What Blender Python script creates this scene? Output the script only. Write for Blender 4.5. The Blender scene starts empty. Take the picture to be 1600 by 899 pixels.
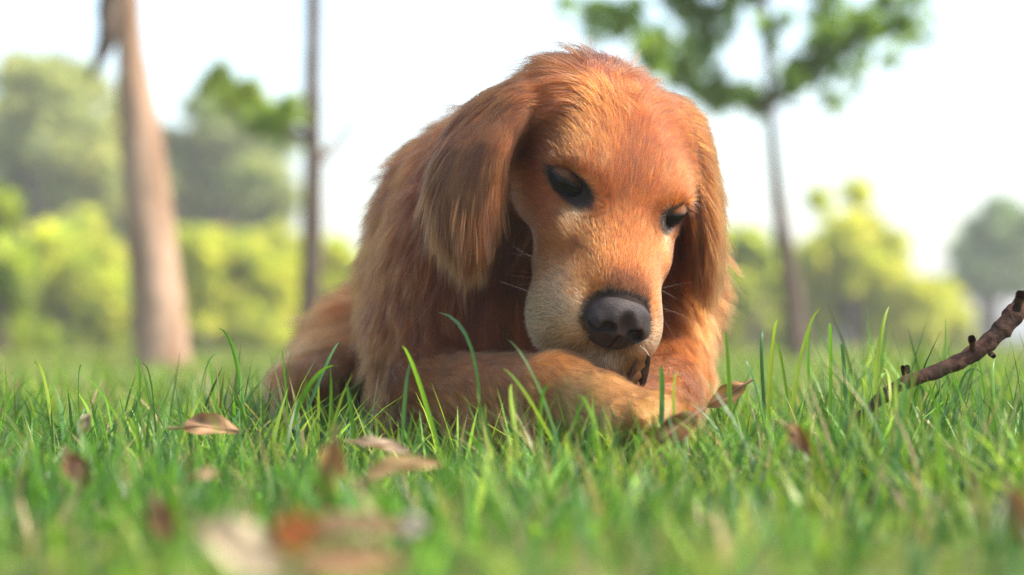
import bpy, math, random
import numpy as np
from mathutils import Vector
from mathutils.kdtree import KDTree

# ------------------------------------------------------------------ camera, world, sun, exposure
scene = bpy.context.scene
COL = scene.collection
rng = np.random.default_rng(7)
random.seed(7)

CAM_Z, HORIZON, FPX = 0.10, 530.0, 3778.0          # camera height (m); horizon row and focal length in photo pixels
PITCH = math.atan((HORIZON - 449.5) / FPX)
cam_data = bpy.data.cameras.new('camera')
cam_data.sensor_width = 36.0
cam_data.lens = 36.0 * FPX / 1600.0
cam_data.clip_start, cam_data.clip_end = 0.05, 3000.0
cam_data.dof.use_dof = True
cam_data.dof.focus_distance = 1.82
cam_data.dof.aperture_fstop = 4.2
cam_data.dof.aperture_blades = 0
cam = bpy.data.objects.new('camera', cam_data)
COL.objects.link(cam)
cam.location = (0, 0, CAM_Z)
cam.rotation_euler = (math.pi / 2 + PITCH, 0, 0)
scene.camera = cam

SUN_EL, SUN_AZ = math.radians(50), math.radians(98)  # azimuth clockwise from +Y (away from the camera) towards +X
sun_vec = Vector((math.sin(SUN_AZ) * math.cos(SUN_EL), math.cos(SUN_AZ) * math.cos(SUN_EL), math.sin(SUN_EL)))
world = bpy.data.worlds.new('World')
scene.world = world
world.use_nodes = True
wn = world.node_tree
bg = wn.nodes['Background']
sky = wn.nodes.new('ShaderNodeTexSky')
sky.sky_type = 'NISHITA'
sky.sun_disc = False
sky.sun_elevation = SUN_EL
sky.sun_rotation = SUN_AZ
sky.air_density, sky.dust_density, sky.ozone_density = 1.0, 2.4, 1.0
wn.links.new(sky.outputs['Color'], bg.inputs['Color'])
bg.inputs['Strength'].default_value = 0.15
sun_data = bpy.data.lights.new('sun', 'SUN')
sun_data.energy = 3.0
sun_data.angle = math.radians(4)
sun_data.color = (1.0, 0.93, 0.82)
sun = bpy.data.objects.new('sun', sun_data)
COL.objects.link(sun)
sun.rotation_euler = sun_vec.to_track_quat('Z', 'Y').to_euler()

scene.view_settings.view_transform = 'Standard'
scene.view_settings.look = 'None'
scene.view_settings.exposure = 1.55
scene.view_settings.gamma = 1.0
scene.view_settings.use_curve_mapping = False
scene.render.engine = 'CYCLES'
cy = scene.cycles
cy.max_bounces = 10
cy.diffuse_bounces, cy.glossy_bounces, cy.transmission_bounces, cy.transparent_max_bounces = 4, 4, 8, 8
cy.use_denoising = True
cy.denoising_prefilter = 'NONE'
cy.sample_clamp_indirect = 6.0


def P(u, v, Y):
    """World point that stands behind photo pixel (u, v) at depth Y."""
    return np.array(((u - 800.0) / FPX * Y, Y, CAM_Z + (HORIZON - v) / FPX * Y))


# ------------------------------------------------------------------ helpers
def tag(o, label=None, cat=None, group=None, kind=None):
    if label: o['label'] = label
    if cat: o['category'] = cat
    if group: o['group'] = group
    if kind: o['kind'] = kind
    return o


def empty(name, loc=(0, 0, 0)):
    o = bpy.data.objects.new(name, None)
    o.empty_display_size = 0.05
    o.location = loc
    COL.objects.link(o)
    return o


def mesh_obj(name, verts, faces, mat, parent=None, smooth=True, attrs=None):
    """verts (N,3), faces (M,3|4) arrays in world space -> one mesh object."""
    verts = np.asarray(verts, np.float32)
    faces = np.asarray(faces, np.int32)
    me = bpy.data.meshes.new(name)
    n, m = faces.shape
    me.vertices.add(len(verts))
    me.vertices.foreach_set('co', verts.ravel())
    me.loops.add(n * m)
    me.loops.foreach_set('vertex_index', faces.ravel())
    me.polygons.add(n)
    me.polygons.foreach_set('loop_start', np.arange(0, n * m, m, dtype=np.int32))
    me.polygons.foreach_set('loop_total', np.full(n, m, np.int32))
    me.update(calc_edges=True)
    me.validate()
    if smooth:
        me.polygons.foreach_set('use_smooth', np.ones(len(me.polygons), bool))
    if attrs:
        for an, (dom, arr) in attrs.items():
            a = me.attributes.new(an, 'FLOAT_COLOR', dom)
            c = np.ones((len(arr), 4), np.float32)
            c[:, :3] = arr
            a.data.foreach_set('color', c.ravel())
    me.materials.append(mat)
    o = bpy.data.objects.new(name, me)
    COL.objects.link(o)
    if parent is not None:
        o.parent = parent
        o.matrix_parent_inverse = parent.matrix_world.inverted() if parent.type != 'EMPTY' else \
            __import__('mathutils').Matrix.Translation(-Vector(parent.location))
    return o


def unit(v):
    return v / np.maximum(np.linalg.norm(v, axis=-1, keepdims=True), 1e-9)


def smooth01(x, a, b):
    t = np.clip((x - a) / (b - a), 0, 1)
    return t * t * (3 - 2 * t)


class Noise:
    """Cheap smooth vector noise: a sum of sines."""
    def __init__(self, seed, freq, n=7, dim=3):
        r = np.random.default_rng(seed)
        self.k = unit(r.normal(size=(n, 3))) * freq * r.uniform(0.6, 1.7, (n, 1))
        self.ph = r.uniform(0, 6.28, (n, dim))
        self.w = unit(r.normal(size=(n, dim)))

    def __call__(self, p):
        a = p @ self.k.T
        out = 0
        for i in range(len(self.k)):
            out = out + np.sin(a[:, i:i + 1] + self.ph[i]) * self.w[i]
        return out / math.sqrt(len(self.k)) * 1.4


FUR_SCALE, RAD_SCALE = 1.0, 1.0
HAZE = 0.0035

# ------------------------------------------------------------------ materials
def new_mat(name):
    m = bpy.data.materials.new(name)
    m.use_nodes = True
    nt = m.node_tree
    for n in list(nt.nodes): nt.nodes.remove(n)
    out = nt.nodes.new('ShaderNodeOutputMaterial')
    return m, nt, out


def principled(name, color, rough=0.6, noise=None, bump=None, spec=0.5, color2=None, attr=None):
    m, nt, out = new_mat(name)
    b = nt.nodes.new('ShaderNodeBsdfPrincipled')
    b.inputs['Roughness'].default_value = rough
    b.inputs['Specular IOR Level'].default_value = spec
    b.inputs['Base Color'].default_value = (*color, 1)
    nt.links.new(b.outputs[0], out.inputs[0])
    tc = nt.nodes.new('ShaderNodeTexCoord')
    if attr:
        a = nt.nodes.new('ShaderNodeAttribute'); a.attribute_name = attr
        nt.links.new(a.outputs['Color'], b.inputs['Base Color'])
    if noise:
        tx = nt.nodes.new('ShaderNodeTexNoise')
        tx.inputs['Scale'].default_value = noise
        tx.inputs['Detail'].default_value = 6
        nt.links.new(tc.outputs['Object'], tx.inputs['Vector'])
        mx = nt.nodes.new('ShaderNodeMix'); mx.data_type = 'RGBA'
        mx.inputs['A'].default_value = (*color, 1)
        mx.inputs['B'].default_value = (*(color2 or color), 1)
        rp = nt.nodes.new('ShaderNodeMapRange')
        rp.inputs['From Min'].default_value = 0.35; rp.inputs['From Max'].default_value = 0.65
        nt.links.new(tx.outputs['Fac'], rp.inputs['Value'])
        nt.links.new(rp.outputs[0], mx.inputs['Factor'])
        nt.links.new(mx.outputs['Result'], b.inputs['Base Color'])
    if bump:
        tb = nt.nodes.new('ShaderNodeTexNoise')
        tb.inputs['Scale'].default_value = bump[0]
        tb.inputs['Detail'].default_value = 5
        nt.links.new(tc.outputs['Object'], tb.inputs['Vector'])
        bp = nt.nodes.new('ShaderNodeBump')
        bp.inputs['Strength'].default_value = bump[1]
        bp.inputs['Distance'].default_value = bump[2]
        nt.links.new(tb.outputs['Fac'], bp.inputs['Height'])
        nt.links.new(bp.outputs[0], b.inputs['Normal'])
    return m


def leafy(name, attr='col', trans=0.45, rough=0.45, spec=0.3, tint=(1.15, 1.2, 0.6)):
    """Thin leaf: coloured by attribute, lets light through."""
    m, nt, out = new_mat(name)
    a = nt.nodes.new('ShaderNodeAttribute'); a.attribute_name = attr
    b = nt.nodes.new('ShaderNodeBsdfPrincipled')
    b.inputs['Roughness'].default_value = rough
    b.inputs['Specular IOR Level'].default_value = spec
    t = nt.nodes.new('ShaderNodeBsdfTranslucent')
    mul = nt.nodes.new('ShaderNodeMix'); mul.data_type = 'RGBA'; mul.blend_type = 'MULTIPLY'
    mul.inputs['Factor'].default_value = 1.0
    mul.inputs['B'].default_value = (*tint, 1)
    mul.clamp_result = False
    mix = nt.nodes.new('ShaderNodeMixShader'); mix.inputs[0].default_value = trans
    nt.links.new(a.outputs['Color'], b.inputs['Base Color'])
    nt.links.new(a.outputs['Color'], mul.inputs['A'])
    nt.links.new(mul.outputs['Result'], t.inputs['Color'])
    nt.links.new(b.outputs[0], mix.inputs[1]); nt.links.new(t.outputs[0], mix.inputs[2])
    nt.links.new(mix.outputs[0], out.inputs[0])
    return m


def hair_mat(name, rough=0.42, radial=0.6):
    m, nt, out = new_mat(name)
    a = nt.nodes.new('ShaderNodeAttribute'); a.attribute_name = 'col'
    h = nt.nodes.new('ShaderNodeBsdfHairPrincipled')
    h.model = 'CHIANG'
    h.parametrization = 'COLOR'
    h.inputs['Roughness'].default_value = rough
    h.inputs['Radial Roughness'].default_value = radial
    h.inputs['Coat'].default_value = 0.0
    h.inputs['IOR'].default_value = 1.42
    h.inputs['Random Roughness'].default_value = 0.2
    nt.links.new(a.outputs['Color'], h.inputs['Color'])
    nt.links.new(h.outputs[0], out.inputs[0])
    return m


M_FUR = hair_mat('fur_hair')
M_SKIN = principled('dog_skin', (0.20, 0.075, 0.03), 0.8, spec=0.1, attr='col')
M_NOSE = principled('nose_leather', (0.014, 0.009, 0.008), 0.45, noise=110, color2=(0.040, 0.023, 0.020), bump=(1000, 0.9, 0.0009), spec=0.24)
M_EYE = principled('eye_wet', (0.006, 0.004, 0.003), 0.08, spec=0.22)
M_LID = principled('eyelid_skin', (0.007, 0.006, 0.006), 0.65, noise=300, color2=(0.016, 0.013, 0.014), spec=0.15)

# ------------------------------------------------------------------ ground
def ground_mat():
    m, nt, out = new_mat('ground_lawn')
    b = nt.nodes.new('ShaderNodeBsdfPrincipled')
    b.inputs['Roughness'].default_value = 0.9
    b.inputs['Specular IOR Level'].default_value = 0.1
    tc = nt.nodes.new('ShaderNodeTexCoord')
    t1 = nt.nodes.new('ShaderNodeTexNoise'); t1.inputs['Scale'].default_value = 0.35; t1.inputs['Detail'].default_value = 8
    t2 = nt.nodes.new('ShaderNodeTexNoise'); t2.inputs['Scale'].default_value = 60; t2.inputs['Detail'].default_value = 4
    r1 = nt.nodes.new('ShaderNodeValToRGB')
    r1.color_ramp.elements[0].position = 0.35; r1.color_ramp.elements[0].color = (0.10, 0.14, 0.022, 1)
    r1.color_ramp.elements[1].position = 0.68; r1.color_ramp.elements[1].color = (0.20, 0.20, 0.045, 1)
    r2 = nt.nodes.new('ShaderNodeValToRGB')
    r2.color_ramp.elements[0].position = 0.3; r2.color_ramp.elements[0].color = (0.35, 0.33, 0.3, 1)
    r2.color_ramp.elements[1].position = 0.7; r2.color_ramp.elements[1].color = (1, 1, 1, 1)
    mx = nt.nodes.new('ShaderNodeMix'); mx.data_type = 'RGBA'; mx.blend_type = 'MULTIPLY'; mx.inputs['Factor'].default_value = 1
    for t in (t1, t2): nt.links.new(tc.outputs['Object'], t.inputs['Vector'])
    nt.links.new(t1.outputs['Fac'], r1.inputs[0]); nt.links.new(t2.outputs['Fac'], r2.inputs[0])
    nt.links.new(r1.outputs[0], mx.inputs['A']); nt.links.new(r2.outputs[0], mx.inputs['B'])
    nt.links.new(mx.outputs['Result'], b.inputs['Base Color'])
    nt.links.new(b.outputs[0], out.inputs[0])
    return m


gs = np.array((-320, -80, -20, -5, -1, 1, 5, 20, 80, 320), float)
gv = np.array([(x, y + 2, 0) for x in gs for y in gs]); ng = len(gs)
gq = np.array([(i * ng + j, (i + 1) * ng + j, (i + 1) * ng + j + 1, i * ng + j + 1) for i in range(ng - 1) for j in range(ng - 1)])
tag(mesh_obj('ground', gv, gq, ground_mat()), kind='structure')

# ------------------------------------------------------------------ haze
hz, hnt, hout = new_mat('haze_air')
hv_ = hnt.nodes.new('ShaderNodeVolumePrincipled')
hv_.inputs['Color'].default_value = (1, .98, .93, 1)
hv_.inputs['Density'].default_value = HAZE
hnt.links.new(hv_.outputs[0], hout.inputs['Volume'])
hb_v = np.array([(x, y, z) for x in (-335., 335.) for y in (-333., 337.) for z in (-1., 6.)])
hb_q = np.array(((0, 1, 3, 2), (4, 6, 7, 5), (0, 4, 5, 1), (2, 3, 7, 6), (0, 2, 6, 4), (1, 5, 7, 3)))
tag(mesh_obj('haze', hb_v, hb_q, hz, smooth=False), kind='stuff')

# ------------------------------------------------------------------ trees
M_LEAF = leafy('foliage', trans=0.6, tint=(1.2, 1.2, .7))
M_BARK = principled('bark_pale', (0.42, 0.28, 0.19), 0.85, noise=9, color2=(0.24, 0.145, 0.09), bump=(40, 0.5, 0.01), spec=0.15)
for n_ in M_BARK.node_tree.nodes:
    if n_.type == 'TEX_NOISE':
        mp_ = M_BARK.node_tree.nodes.new('ShaderNodeMapping'); mp_.inputs['Scale'].default_value = (1.6, 1.6, .28)
        src = n_.inputs['Vector'].links[0].from_socket
        M_BARK.node_tree.links.new(src, mp_.inputs['Vector']); M_BARK.node_tree.links.new(mp_.outputs[0], n_.inputs['Vector'])
M_BARK_D = principled('bark_dark', (0.13, 0.095, 0.07), 0.85, noise=14, color2=(0.07, 0.05, 0.038), bump=(60, 0.5, 0.008), spec=0.15)


def tube(pts, rads, nseg=14, wob=0.06, seed=0, cap=True):
    """Tapered round tube along a polyline, slightly uneven."""
    r_ = np.random.default_rng(seed)
    pts = np.asarray(pts, float); rads = np.asarray(rads, float)
    V, Q = [], []
    ref = np.array((0.3, 1.0, 0.1))
    for i, p in enumerate(pts):
        d = unit(pts[min(i + 1, len(pts) - 1)] - pts[max(i - 1, 0)])
        a = unit(np.cross(d, ref)); b = np.cross(d, a)
        for j in range(nseg):
            th = 2 * math.pi * j / nseg
            rr = rads[i] * (1 + r_.normal() * wob)
            V.append(p + rr * (math.cos(th) * a + math.sin(th) * b))
    n = len(pts)
    for i in range(n - 1):
        for j in range(nseg):
            k = (j + 1) % nseg
            Q.append((i * nseg + j, i * nseg + k, (i + 1) * nseg + k, (i + 1) * nseg + j))
    if cap:
        V.append(pts[0]); V.append(pts[-1])
        for j in range(nseg):
            k = (j + 1) % nseg
            Q.append((n * nseg, k, j, j)); Q.append((n * nseg + 1, (n - 1) * nseg + j, (n - 1) * nseg + k, (n - 1) * nseg + k))
    return np.array(V), np.array(Q)


def tubes(list_):
    V, Q, o = [], [], 0
    for v, q in list_:
        V.append(v); Q.append(q + o); o += len(v)
    return np.concatenate(V), np.concatenate(Q)


def smooth_path(pts, rads, n):
    """Catmull-Rom through the points."""
    pts = np.asarray(pts, float); rads = np.asarray(rads, float)
    t = np.linspace(0, len(pts) - 1.0001, n)
    i = t.astype(int); u = (t - i)[:, None]
    g = lambda k: pts[np.clip(k, 0, len(pts) - 1)]
    p0, p1, p2, p3 = g(i - 1), g(i), g(i + 1), g(i + 2)
    q = 0.5 * ((2 * p1) + (-p0 + p2) * u + (2 * p0 - 5 * p1 + 4 * p2 - p3) * u ** 2 + (-p0 + 3 * p1 - 3 * p2 + p3) * u ** 3)
    return q, np.interp(t, np.arange(len(rads)), rads)


def leaf_cloud(clumps, size, palette, seed, sun_bias=None):
    """clumps: (centre, radius, leaves). Many small leaf faces, denser near each clump's middle; returns verts, quads, colours."""
    r_ = np.random.default_rng(seed)
    V, C = [], []
    pal = np.array(palette)
    for c, rad, n in clumps:
        n = int(n)
        u = unit(r_.normal(size=(n, 3))) * (r_.random((n, 1)) ** 0.55) * np.asarray(rad)
        p = np.asarray(c) + u
        a = unit(r_.normal(size=(n, 3))); b = unit(np.cross(a, r_.normal(size=(n, 3)) + np.array((0, 0, .8))))
        s_ = size * r_.uniform(.6, 1.4, (n, 1))
        q = np.stack((p - a * s_, p - b * s_ * .42 + a * s_ * .1, p + a * s_, p + b * s_ * .42 + a * s_ * .1), 1)
        V.append(q.reshape(-1, 3))
        w = r_.random((n, 1)); tone = r_.uniform(.8, 1.2)
        k = r_.integers(0, len(pal), n)
        col = (pal[k] * (0.75 + 0.5 * w)) * tone
        C.append(np.repeat(col, 4, 0))
    V = np.concatenate(V); C = np.concatenate(C)
    return V, np.arange(len(V)).reshape(-1, 4), np.clip(C, 0.005, .8)


YELLOW = [(.60, .60, .07), (.52, .56, .06), (.66, .60, .10), (.42, .50, .06)]
FRESH = [(.26, .36, .055), (.20, .30, .05), (.34, .40, .08)]
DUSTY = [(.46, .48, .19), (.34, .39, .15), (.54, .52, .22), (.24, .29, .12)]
DEEP = [(.19, .33, .05), (.25, .38, .06), (.14, .25, .04)]
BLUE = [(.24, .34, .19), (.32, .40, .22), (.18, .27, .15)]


def crowned(name, label, cat, group, Y, trunk_uv, trunk_r, blobs, leaf, palette, seed, bark, per=None, branch=True):
    """A tree or shrub: trunk along photo points, crown of clumps at photo points (u, v, radius px, depth offset, leaves)."""
    base = P(trunk_uv[0][0], trunk_uv[0][1], Y); base[2] = 0.0
    t = empty(name, base)
    tag(t, label, cat, group)
    pts = [base + np.array((0, 0, -0.05))] + [P(u, v, Y) for u, v in trunk_uv[1:]]
    path, rr = smooth_path(pts, trunk_r, 5 * len(pts))
    parts = [tube(path, rr, 12, 0.05, seed)]
    clumps = []
    r_ = np.random.default_rng(seed)
    nodes, node_r = path.copy(), rr.copy()
    for (u, v, rp, dy, n) in blobs:
        c = P(u, v, Y + dy); rad = rp / FPX * Y
        if branch:
            dist = np.linalg.norm(nodes - (c - np.array((0, 0, rad * 1.2))), axis=1) + np.maximum(0, nodes[:, 2] - c[2]) * 1.5
            k = np.argmin(dist)
            L_ = np.linalg.norm(c - nodes[k])
            mid = (nodes[k] + c) / 2 + np.array((0, 0, -L_ * .10)) + r_.normal(size=3) * L_ * .07
            pth, pr = smooth_path([nodes[k], mid, c], [min(node_r[k] * .75, .05 + rad * .05), min(node_r[k] * .55, .03 + rad * .03), min(node_r[k] * .35, .008)], 8)
            nodes = np.concatenate((nodes, pth[2:])); node_r = np.concatenate((node_r, pr[2:]))
            parts.append(tube(pth, pr, 6, 0.05, seed + 1))
            for i in (4, 6):
                clumps.append((pth[i] + r_.normal(size=3) * rad * .15, rad * .45, n * .12))
        m = 8
        for i in range(m):
            o = unit(r_.normal(size=3)) * rad * r_.uniform(.35, .75) * (1.35 if leaf < .06 else 1)
            clumps.append((c + o, np.array((1, 1, .8)) * rad * r_.uniform(.30, .62), n * 1.5 / m))
    V, Q = tubes(parts)
    mesh_obj('trunk', V, Q, bark, t)
    V, Q, C = leaf_cloud(clumps, leaf, palette, seed)
    mesh_obj('crown', V, Q, M_LEAF, t, smooth=False, attrs={'col': ('POINT', C)})
    return t


# the pale leaning trunk at the left, its crown above the picture
Yt = 6.3
tl = empty('tree', (float(P(255, 0, Yt)[0]), Yt, 0))
tag(tl, 'leaning pale brown tree trunk at the left with a torn dark limb near the top', 'tree')
path, rr = smooth_path([P(256, 600, Yt), P(252, 540, Yt), P(244, 450, Yt), P(231, 330, Yt), P(220, 220, Yt), P(210, 150, Yt), P(203, 80, Yt), P(197, 0, Yt), P(192, -150, Yt), P(185, -600, Yt), P(190, -1300, Yt)],
                       np.array((47, 42, 40, 37, 34, 28, 21, 19, 18, 15, 6)) / FPX * Yt, 70)
path[0][2] = -0.05
V, Q = tubes([tube(path, rr, 20, 0.035, 3)] + [tube(*smooth_path([P(188, -500, Yt), P(188 + dx, -800, Yt + dy), P(188 + 2 * dx, -1000, Yt + 1.4 * dy)], (.03, .02, .006), 8), 8, .05, 4)
             for dx, dy in ((-150, .5), (160, -.3), (40, .9), (-60, -.7))])
mesh_obj('trunk', V, Q, M_BARK, tl)
V, Q = tubes([tube(*smooth_path([P(186, -70, Yt - .05), P(170, 0, Yt - .06), P(167, 50, Yt - .08), P(158, 85, Yt - .08), P(147, 108, Yt - .08), P(135, 128, Yt - .08)], np.array((20, 21, 17, 11, 6, 1.5)) / FPX * Yt, 16), 9, .12, 9)])
mesh_obj('torn_limb', V, Q, M_BARK_D, tl)
V, Q, C = leaf_cloud([(P(188 + a, -900 + b, Yt + c_), .45, 260) for a, b, c_ in ((-300, 0, .8), (320, -60, -.3), (60, -300, 1.3), (-120, -250, -1.), (0, -450, 0))], .05, FRESH, 31)
mesh_obj('crown', V, Q, M_LEAF, tl, smooth=False, attrs={'col': ('POINT', C)})

crowned('tree', 'slim dark tree trunk between the leaning pale trunk and the dog', 'tree', None, 8.2,
        [(484, 575), (484, 500), (487, 380), (489, 250), (487, 120), (489, 0), (487, -200), (489, -600)],
        np.array((20, 19, 16.5, 15, 13, 12, 10, 6)) / FPX * 8.2,
        [(420, 185, 34, .1, 36), (450, 165, 20, -.1, 20), (372, 150, 40, .4, 55), (330, 125, 26, .2, 16), (560, 180, 60, .2, 0), (610, 130, 80, .4, 0), (670, 80, 70, .6, 0),
         (540, -260, 120, .3, 400), (400, -300, 120, -.3, 400), (480, -480, 130, .2, 500)], .055, FRESH, 11, M_BARK_D)
crowned('tree', 'slender tree at the right with bare trunk and green leafy branches against white sky', 'tree', None, 9.0,
        [(1247, 572), (1240, 480), (1222, 360), (1210, 250), (1204, 170), (1200, 80), (1198, 0), (1200, -200), (1196, -500)],
        np.array((19, 17, 13, 9, 8, 7, 6, 5, 3)) / FPX * 9.0,
        [(1165, 150, 30, .1, 68), (1110, 140, 34, .2, 86), (1060, 100, 36, .1, 80), (1020, 70, 38, -.2, 68), (960, 30, 44, .3, 68), (900, 15, 34, .4, 24), (1095, 60, 34, .3, 49), (1130, 20, 40, .3, 68),
         (1235, 130, 26, .0, 68), (1262, 95, 34, .1, 99), (1300, 60, 36, .0, 105), (1350, 40, 38, .1, 105), (1410, 18, 36, -.1, 74), (1330, 105, 30, .2, 24), (1300, 165, 20, .1, 12), (1400, 85, 34, .3, 13), (1460, 40, 36, .3, 11),
         (1285, 20, 30, .4, 37), (1210, 40, 30, -.3, 31), (1190, -60, 70, .2, 200), (1290, -90, 80, .1, 240), (1080, -70, 90, .2, 260), (1400, -110, 70, .3, 120), (1200, -260, 110, 0, 400), (1200, -430, 90, 0, 300)],
        .045, DEEP + FRESH[:1], 12, M_BARK_D)

# farther trees and shrubs, each a thing of its own
far = 'trees and shrubs growing far behind the dog'
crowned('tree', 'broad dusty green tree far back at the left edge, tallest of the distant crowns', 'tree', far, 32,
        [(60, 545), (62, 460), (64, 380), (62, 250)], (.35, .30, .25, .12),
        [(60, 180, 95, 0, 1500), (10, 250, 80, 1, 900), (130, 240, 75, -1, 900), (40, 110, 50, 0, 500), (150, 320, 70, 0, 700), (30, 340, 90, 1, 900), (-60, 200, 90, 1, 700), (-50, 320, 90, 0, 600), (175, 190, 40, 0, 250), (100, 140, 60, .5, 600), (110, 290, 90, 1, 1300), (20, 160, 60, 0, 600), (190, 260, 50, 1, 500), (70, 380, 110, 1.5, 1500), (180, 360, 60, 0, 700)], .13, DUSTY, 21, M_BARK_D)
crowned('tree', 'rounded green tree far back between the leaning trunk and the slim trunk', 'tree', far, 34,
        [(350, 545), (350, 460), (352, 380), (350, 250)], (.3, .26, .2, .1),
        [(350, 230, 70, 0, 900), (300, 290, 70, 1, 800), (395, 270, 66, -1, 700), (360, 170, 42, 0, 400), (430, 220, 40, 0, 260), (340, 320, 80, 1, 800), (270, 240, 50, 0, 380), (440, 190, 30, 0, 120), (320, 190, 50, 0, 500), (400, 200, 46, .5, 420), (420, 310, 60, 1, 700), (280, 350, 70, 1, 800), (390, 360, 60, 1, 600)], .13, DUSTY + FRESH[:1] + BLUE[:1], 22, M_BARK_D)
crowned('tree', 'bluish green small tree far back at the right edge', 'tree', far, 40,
        [(1545, 540), (1545, 470), (1548, 420), (1550, 360)], (.2, .16, .12, .06),
        [(1550, 350, 42, 0, 240), (1520, 390, 40, 1, 170), (1590, 370, 44, -1, 240), (1545, 430, 46, 0, 150), (1600, 430, 50, 0, 190), (1500, 440, 30, 0, 50), (1640, 380, 50, 0, 200), (1560, 320, 26, 0, 90)], .16, BLUE, 23, M_BARK_D)
crowned('tree', 'yellow green small tree far back, right of the slender tree trunk', 'tree', far, 24,
        [(1335, 560), (1335, 520), (1336, 480), (1330, 400)], (.13, .11, .09, .05),
        [(1310, 400, 60, 0, 800), (1360, 420, 60, .5, 700), (1260, 420, 50, 0, 500), (1400, 450, 46, 0, 400), (1320, 350, 34, 0, 160), (1440, 470, 36, 0, 220), (1250, 470, 44, .5, 320), (1240, 520, 50, .5, 500), (1290, 440, 60, .8, 600), (1350, 380, 50, .8, 400), (1350, 470, 50, .3, 400), (1280, 320, 26, .4, 50), (1345, 305, 26, .6, 46), (1395, 380, 24, .6, 60)], .12, YELLOW, 24, M_BARK_D)
crowned('shrub', 'yellow green shrub far back between the dog and the slender tree trunk', 'shrub', far, 22,
        [(1180, 560), (1180, 520), (1182, 470)], (.06, .05, .03),
        [(1165, 400, 44, 0, 420), (1195, 440, 44, .5, 360), (1140, 440, 50, 0, 420), (1130, 380, 34, .6, 200), (1160, 525, 40, .4, 300), (1100, 470, 60, .4, 400), (1210, 520, 26, .2, 130)], .11, YELLOW + FRESH, 25, M_BARK_D)
for i, (lab, Y, base_u, blobs, pal) in enumerate((
        ('bright green shrub at the left edge in front of the yellow shrubs', 14, 0, [(0, 330, 46, 0, 420), (10, 410, 60, 0, 600), (-30, 380, 60, .3, 500), (-10, 490, 70, .2, 700), (-50, 540, 60, .5, 800), (40, 535, 60, .2, 800), (-60, 300, 40, 0, 300)], YELLOW[1:2] + FRESH),
        ('yellow green shrub left of the leaning pale trunk', 19, 100, [(100, 420, 70, 0, 1100), (50, 460, 60, .5, 700), (150, 470, 60, 0, 800), (90, 510, 80, .4, 900), (50, 540, 60, .5, 800), (140, 535, 60, .2, 800), (160, 400, 44, .4, 400), (70, 390, 40, .3, 300)], YELLOW + FRESH[:1]),
        ('yellow green shrub just right of the leaning pale trunk', 19.5, 320, [(310, 400, 56, 0, 800), (350, 430, 60, .5, 800), (290, 470, 60, 0, 800), (350, 500, 70, .4, 900), (310, 540, 60, .5, 800), (400, 535, 60, .2, 800), (380, 390, 38, .4, 300), (255, 440, 60, .4, 600), (230, 500, 60, .4, 600)], YELLOW + FRESH[:1]),
        ('yellow green shrub behind the slim dark trunk', 20, 440, [(430, 420, 50, 0, 640), (470, 450, 56, .5, 700), (420, 490, 60, 0, 700), (380, 540, 60, .5, 800), (470, 535, 60, .2, 800), (500, 500, 60, .4, 700), (540, 440, 50, .4, 420), (560, 500, 60, .4, 600), (520, 400, 34, .4, 160)], YELLOW))):
    crowned('shrub', lab, 'shrub', far, Y, [(base_u, 555), (base_u, 510), (base_u + 2, 450)], (.06, .05, .03), blobs, .085, pal, 40 + i, M_BARK_D)

for i, (lab, Y, base_u, top, wid, pal) in enumerate((
        ('pale yellow green bush filling the gap behind the shrubs at the far left', 26, 30, 370, 110, YELLOW),
        ('pale yellow green bush seen through the gap right behind the leaning trunk', 26, 200, 360, 90, YELLOW + FRESH[2:]),
        ('pale yellow green bush behind the shrubs left of the slim dark trunk', 26, 400, 365, 100, YELLOW),
        ('pale yellow green bush behind the dog rump', 27, 550, 385, 100, YELLOW),
        ('pale yellow green bush right behind the foot of the slender tree', 27, 1230, 400, 80, YELLOW),
        ('low pale yellow bush below the yellow green tree at the right', 27, 1420, 465, 70, YELLOW))):
    bl = []
    rr_ = np.random.default_rng(60 + i)
    for k in range(9):
        v = top + (545 - top) * rr_.random() ** .8
        bl.append((base_u + rr_.uniform(-1, 1) * wid, v, rr_.uniform(36, 60), rr_.uniform(-.5, .8), 520))
    crowned('shrub', lab, 'shrub', far, Y, [(base_u, 555), (base_u, 515), (base_u + 2, (top + 545) / 2)], (.06, .05, .03), bl, .10, pal, 80 + i, M_BARK_D)

# pale low wall and a whitish building in the distance, right of the dog
M_WALL = principled('pale_render', (0.42, 0.43, 0.45), 0.8, noise=1.2, color2=(0.33, 0.34, 0.36))
M_ROOF = principled('roof_grey', (0.25, 0.25, 0.27), 0.7)
M_GLASS = principled('dark_glass', (0.04, 0.05, 0.06), 0.1)


def box(lo, hi):
    lo, hi = np.asarray(lo, float), np.asarray(hi, float)
    v = np.array([(x, y, z) for x in (lo[0], hi[0]) for y in (lo[1], hi[1]) for z in (lo[2], hi[2])])
    q = np.array(((0, 1, 3, 2), (4, 6, 7, 5), (0, 4, 5, 1), (2, 3, 7, 6), (0, 2, 6, 4), (1, 5, 7, 3)))
    return v, q


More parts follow.
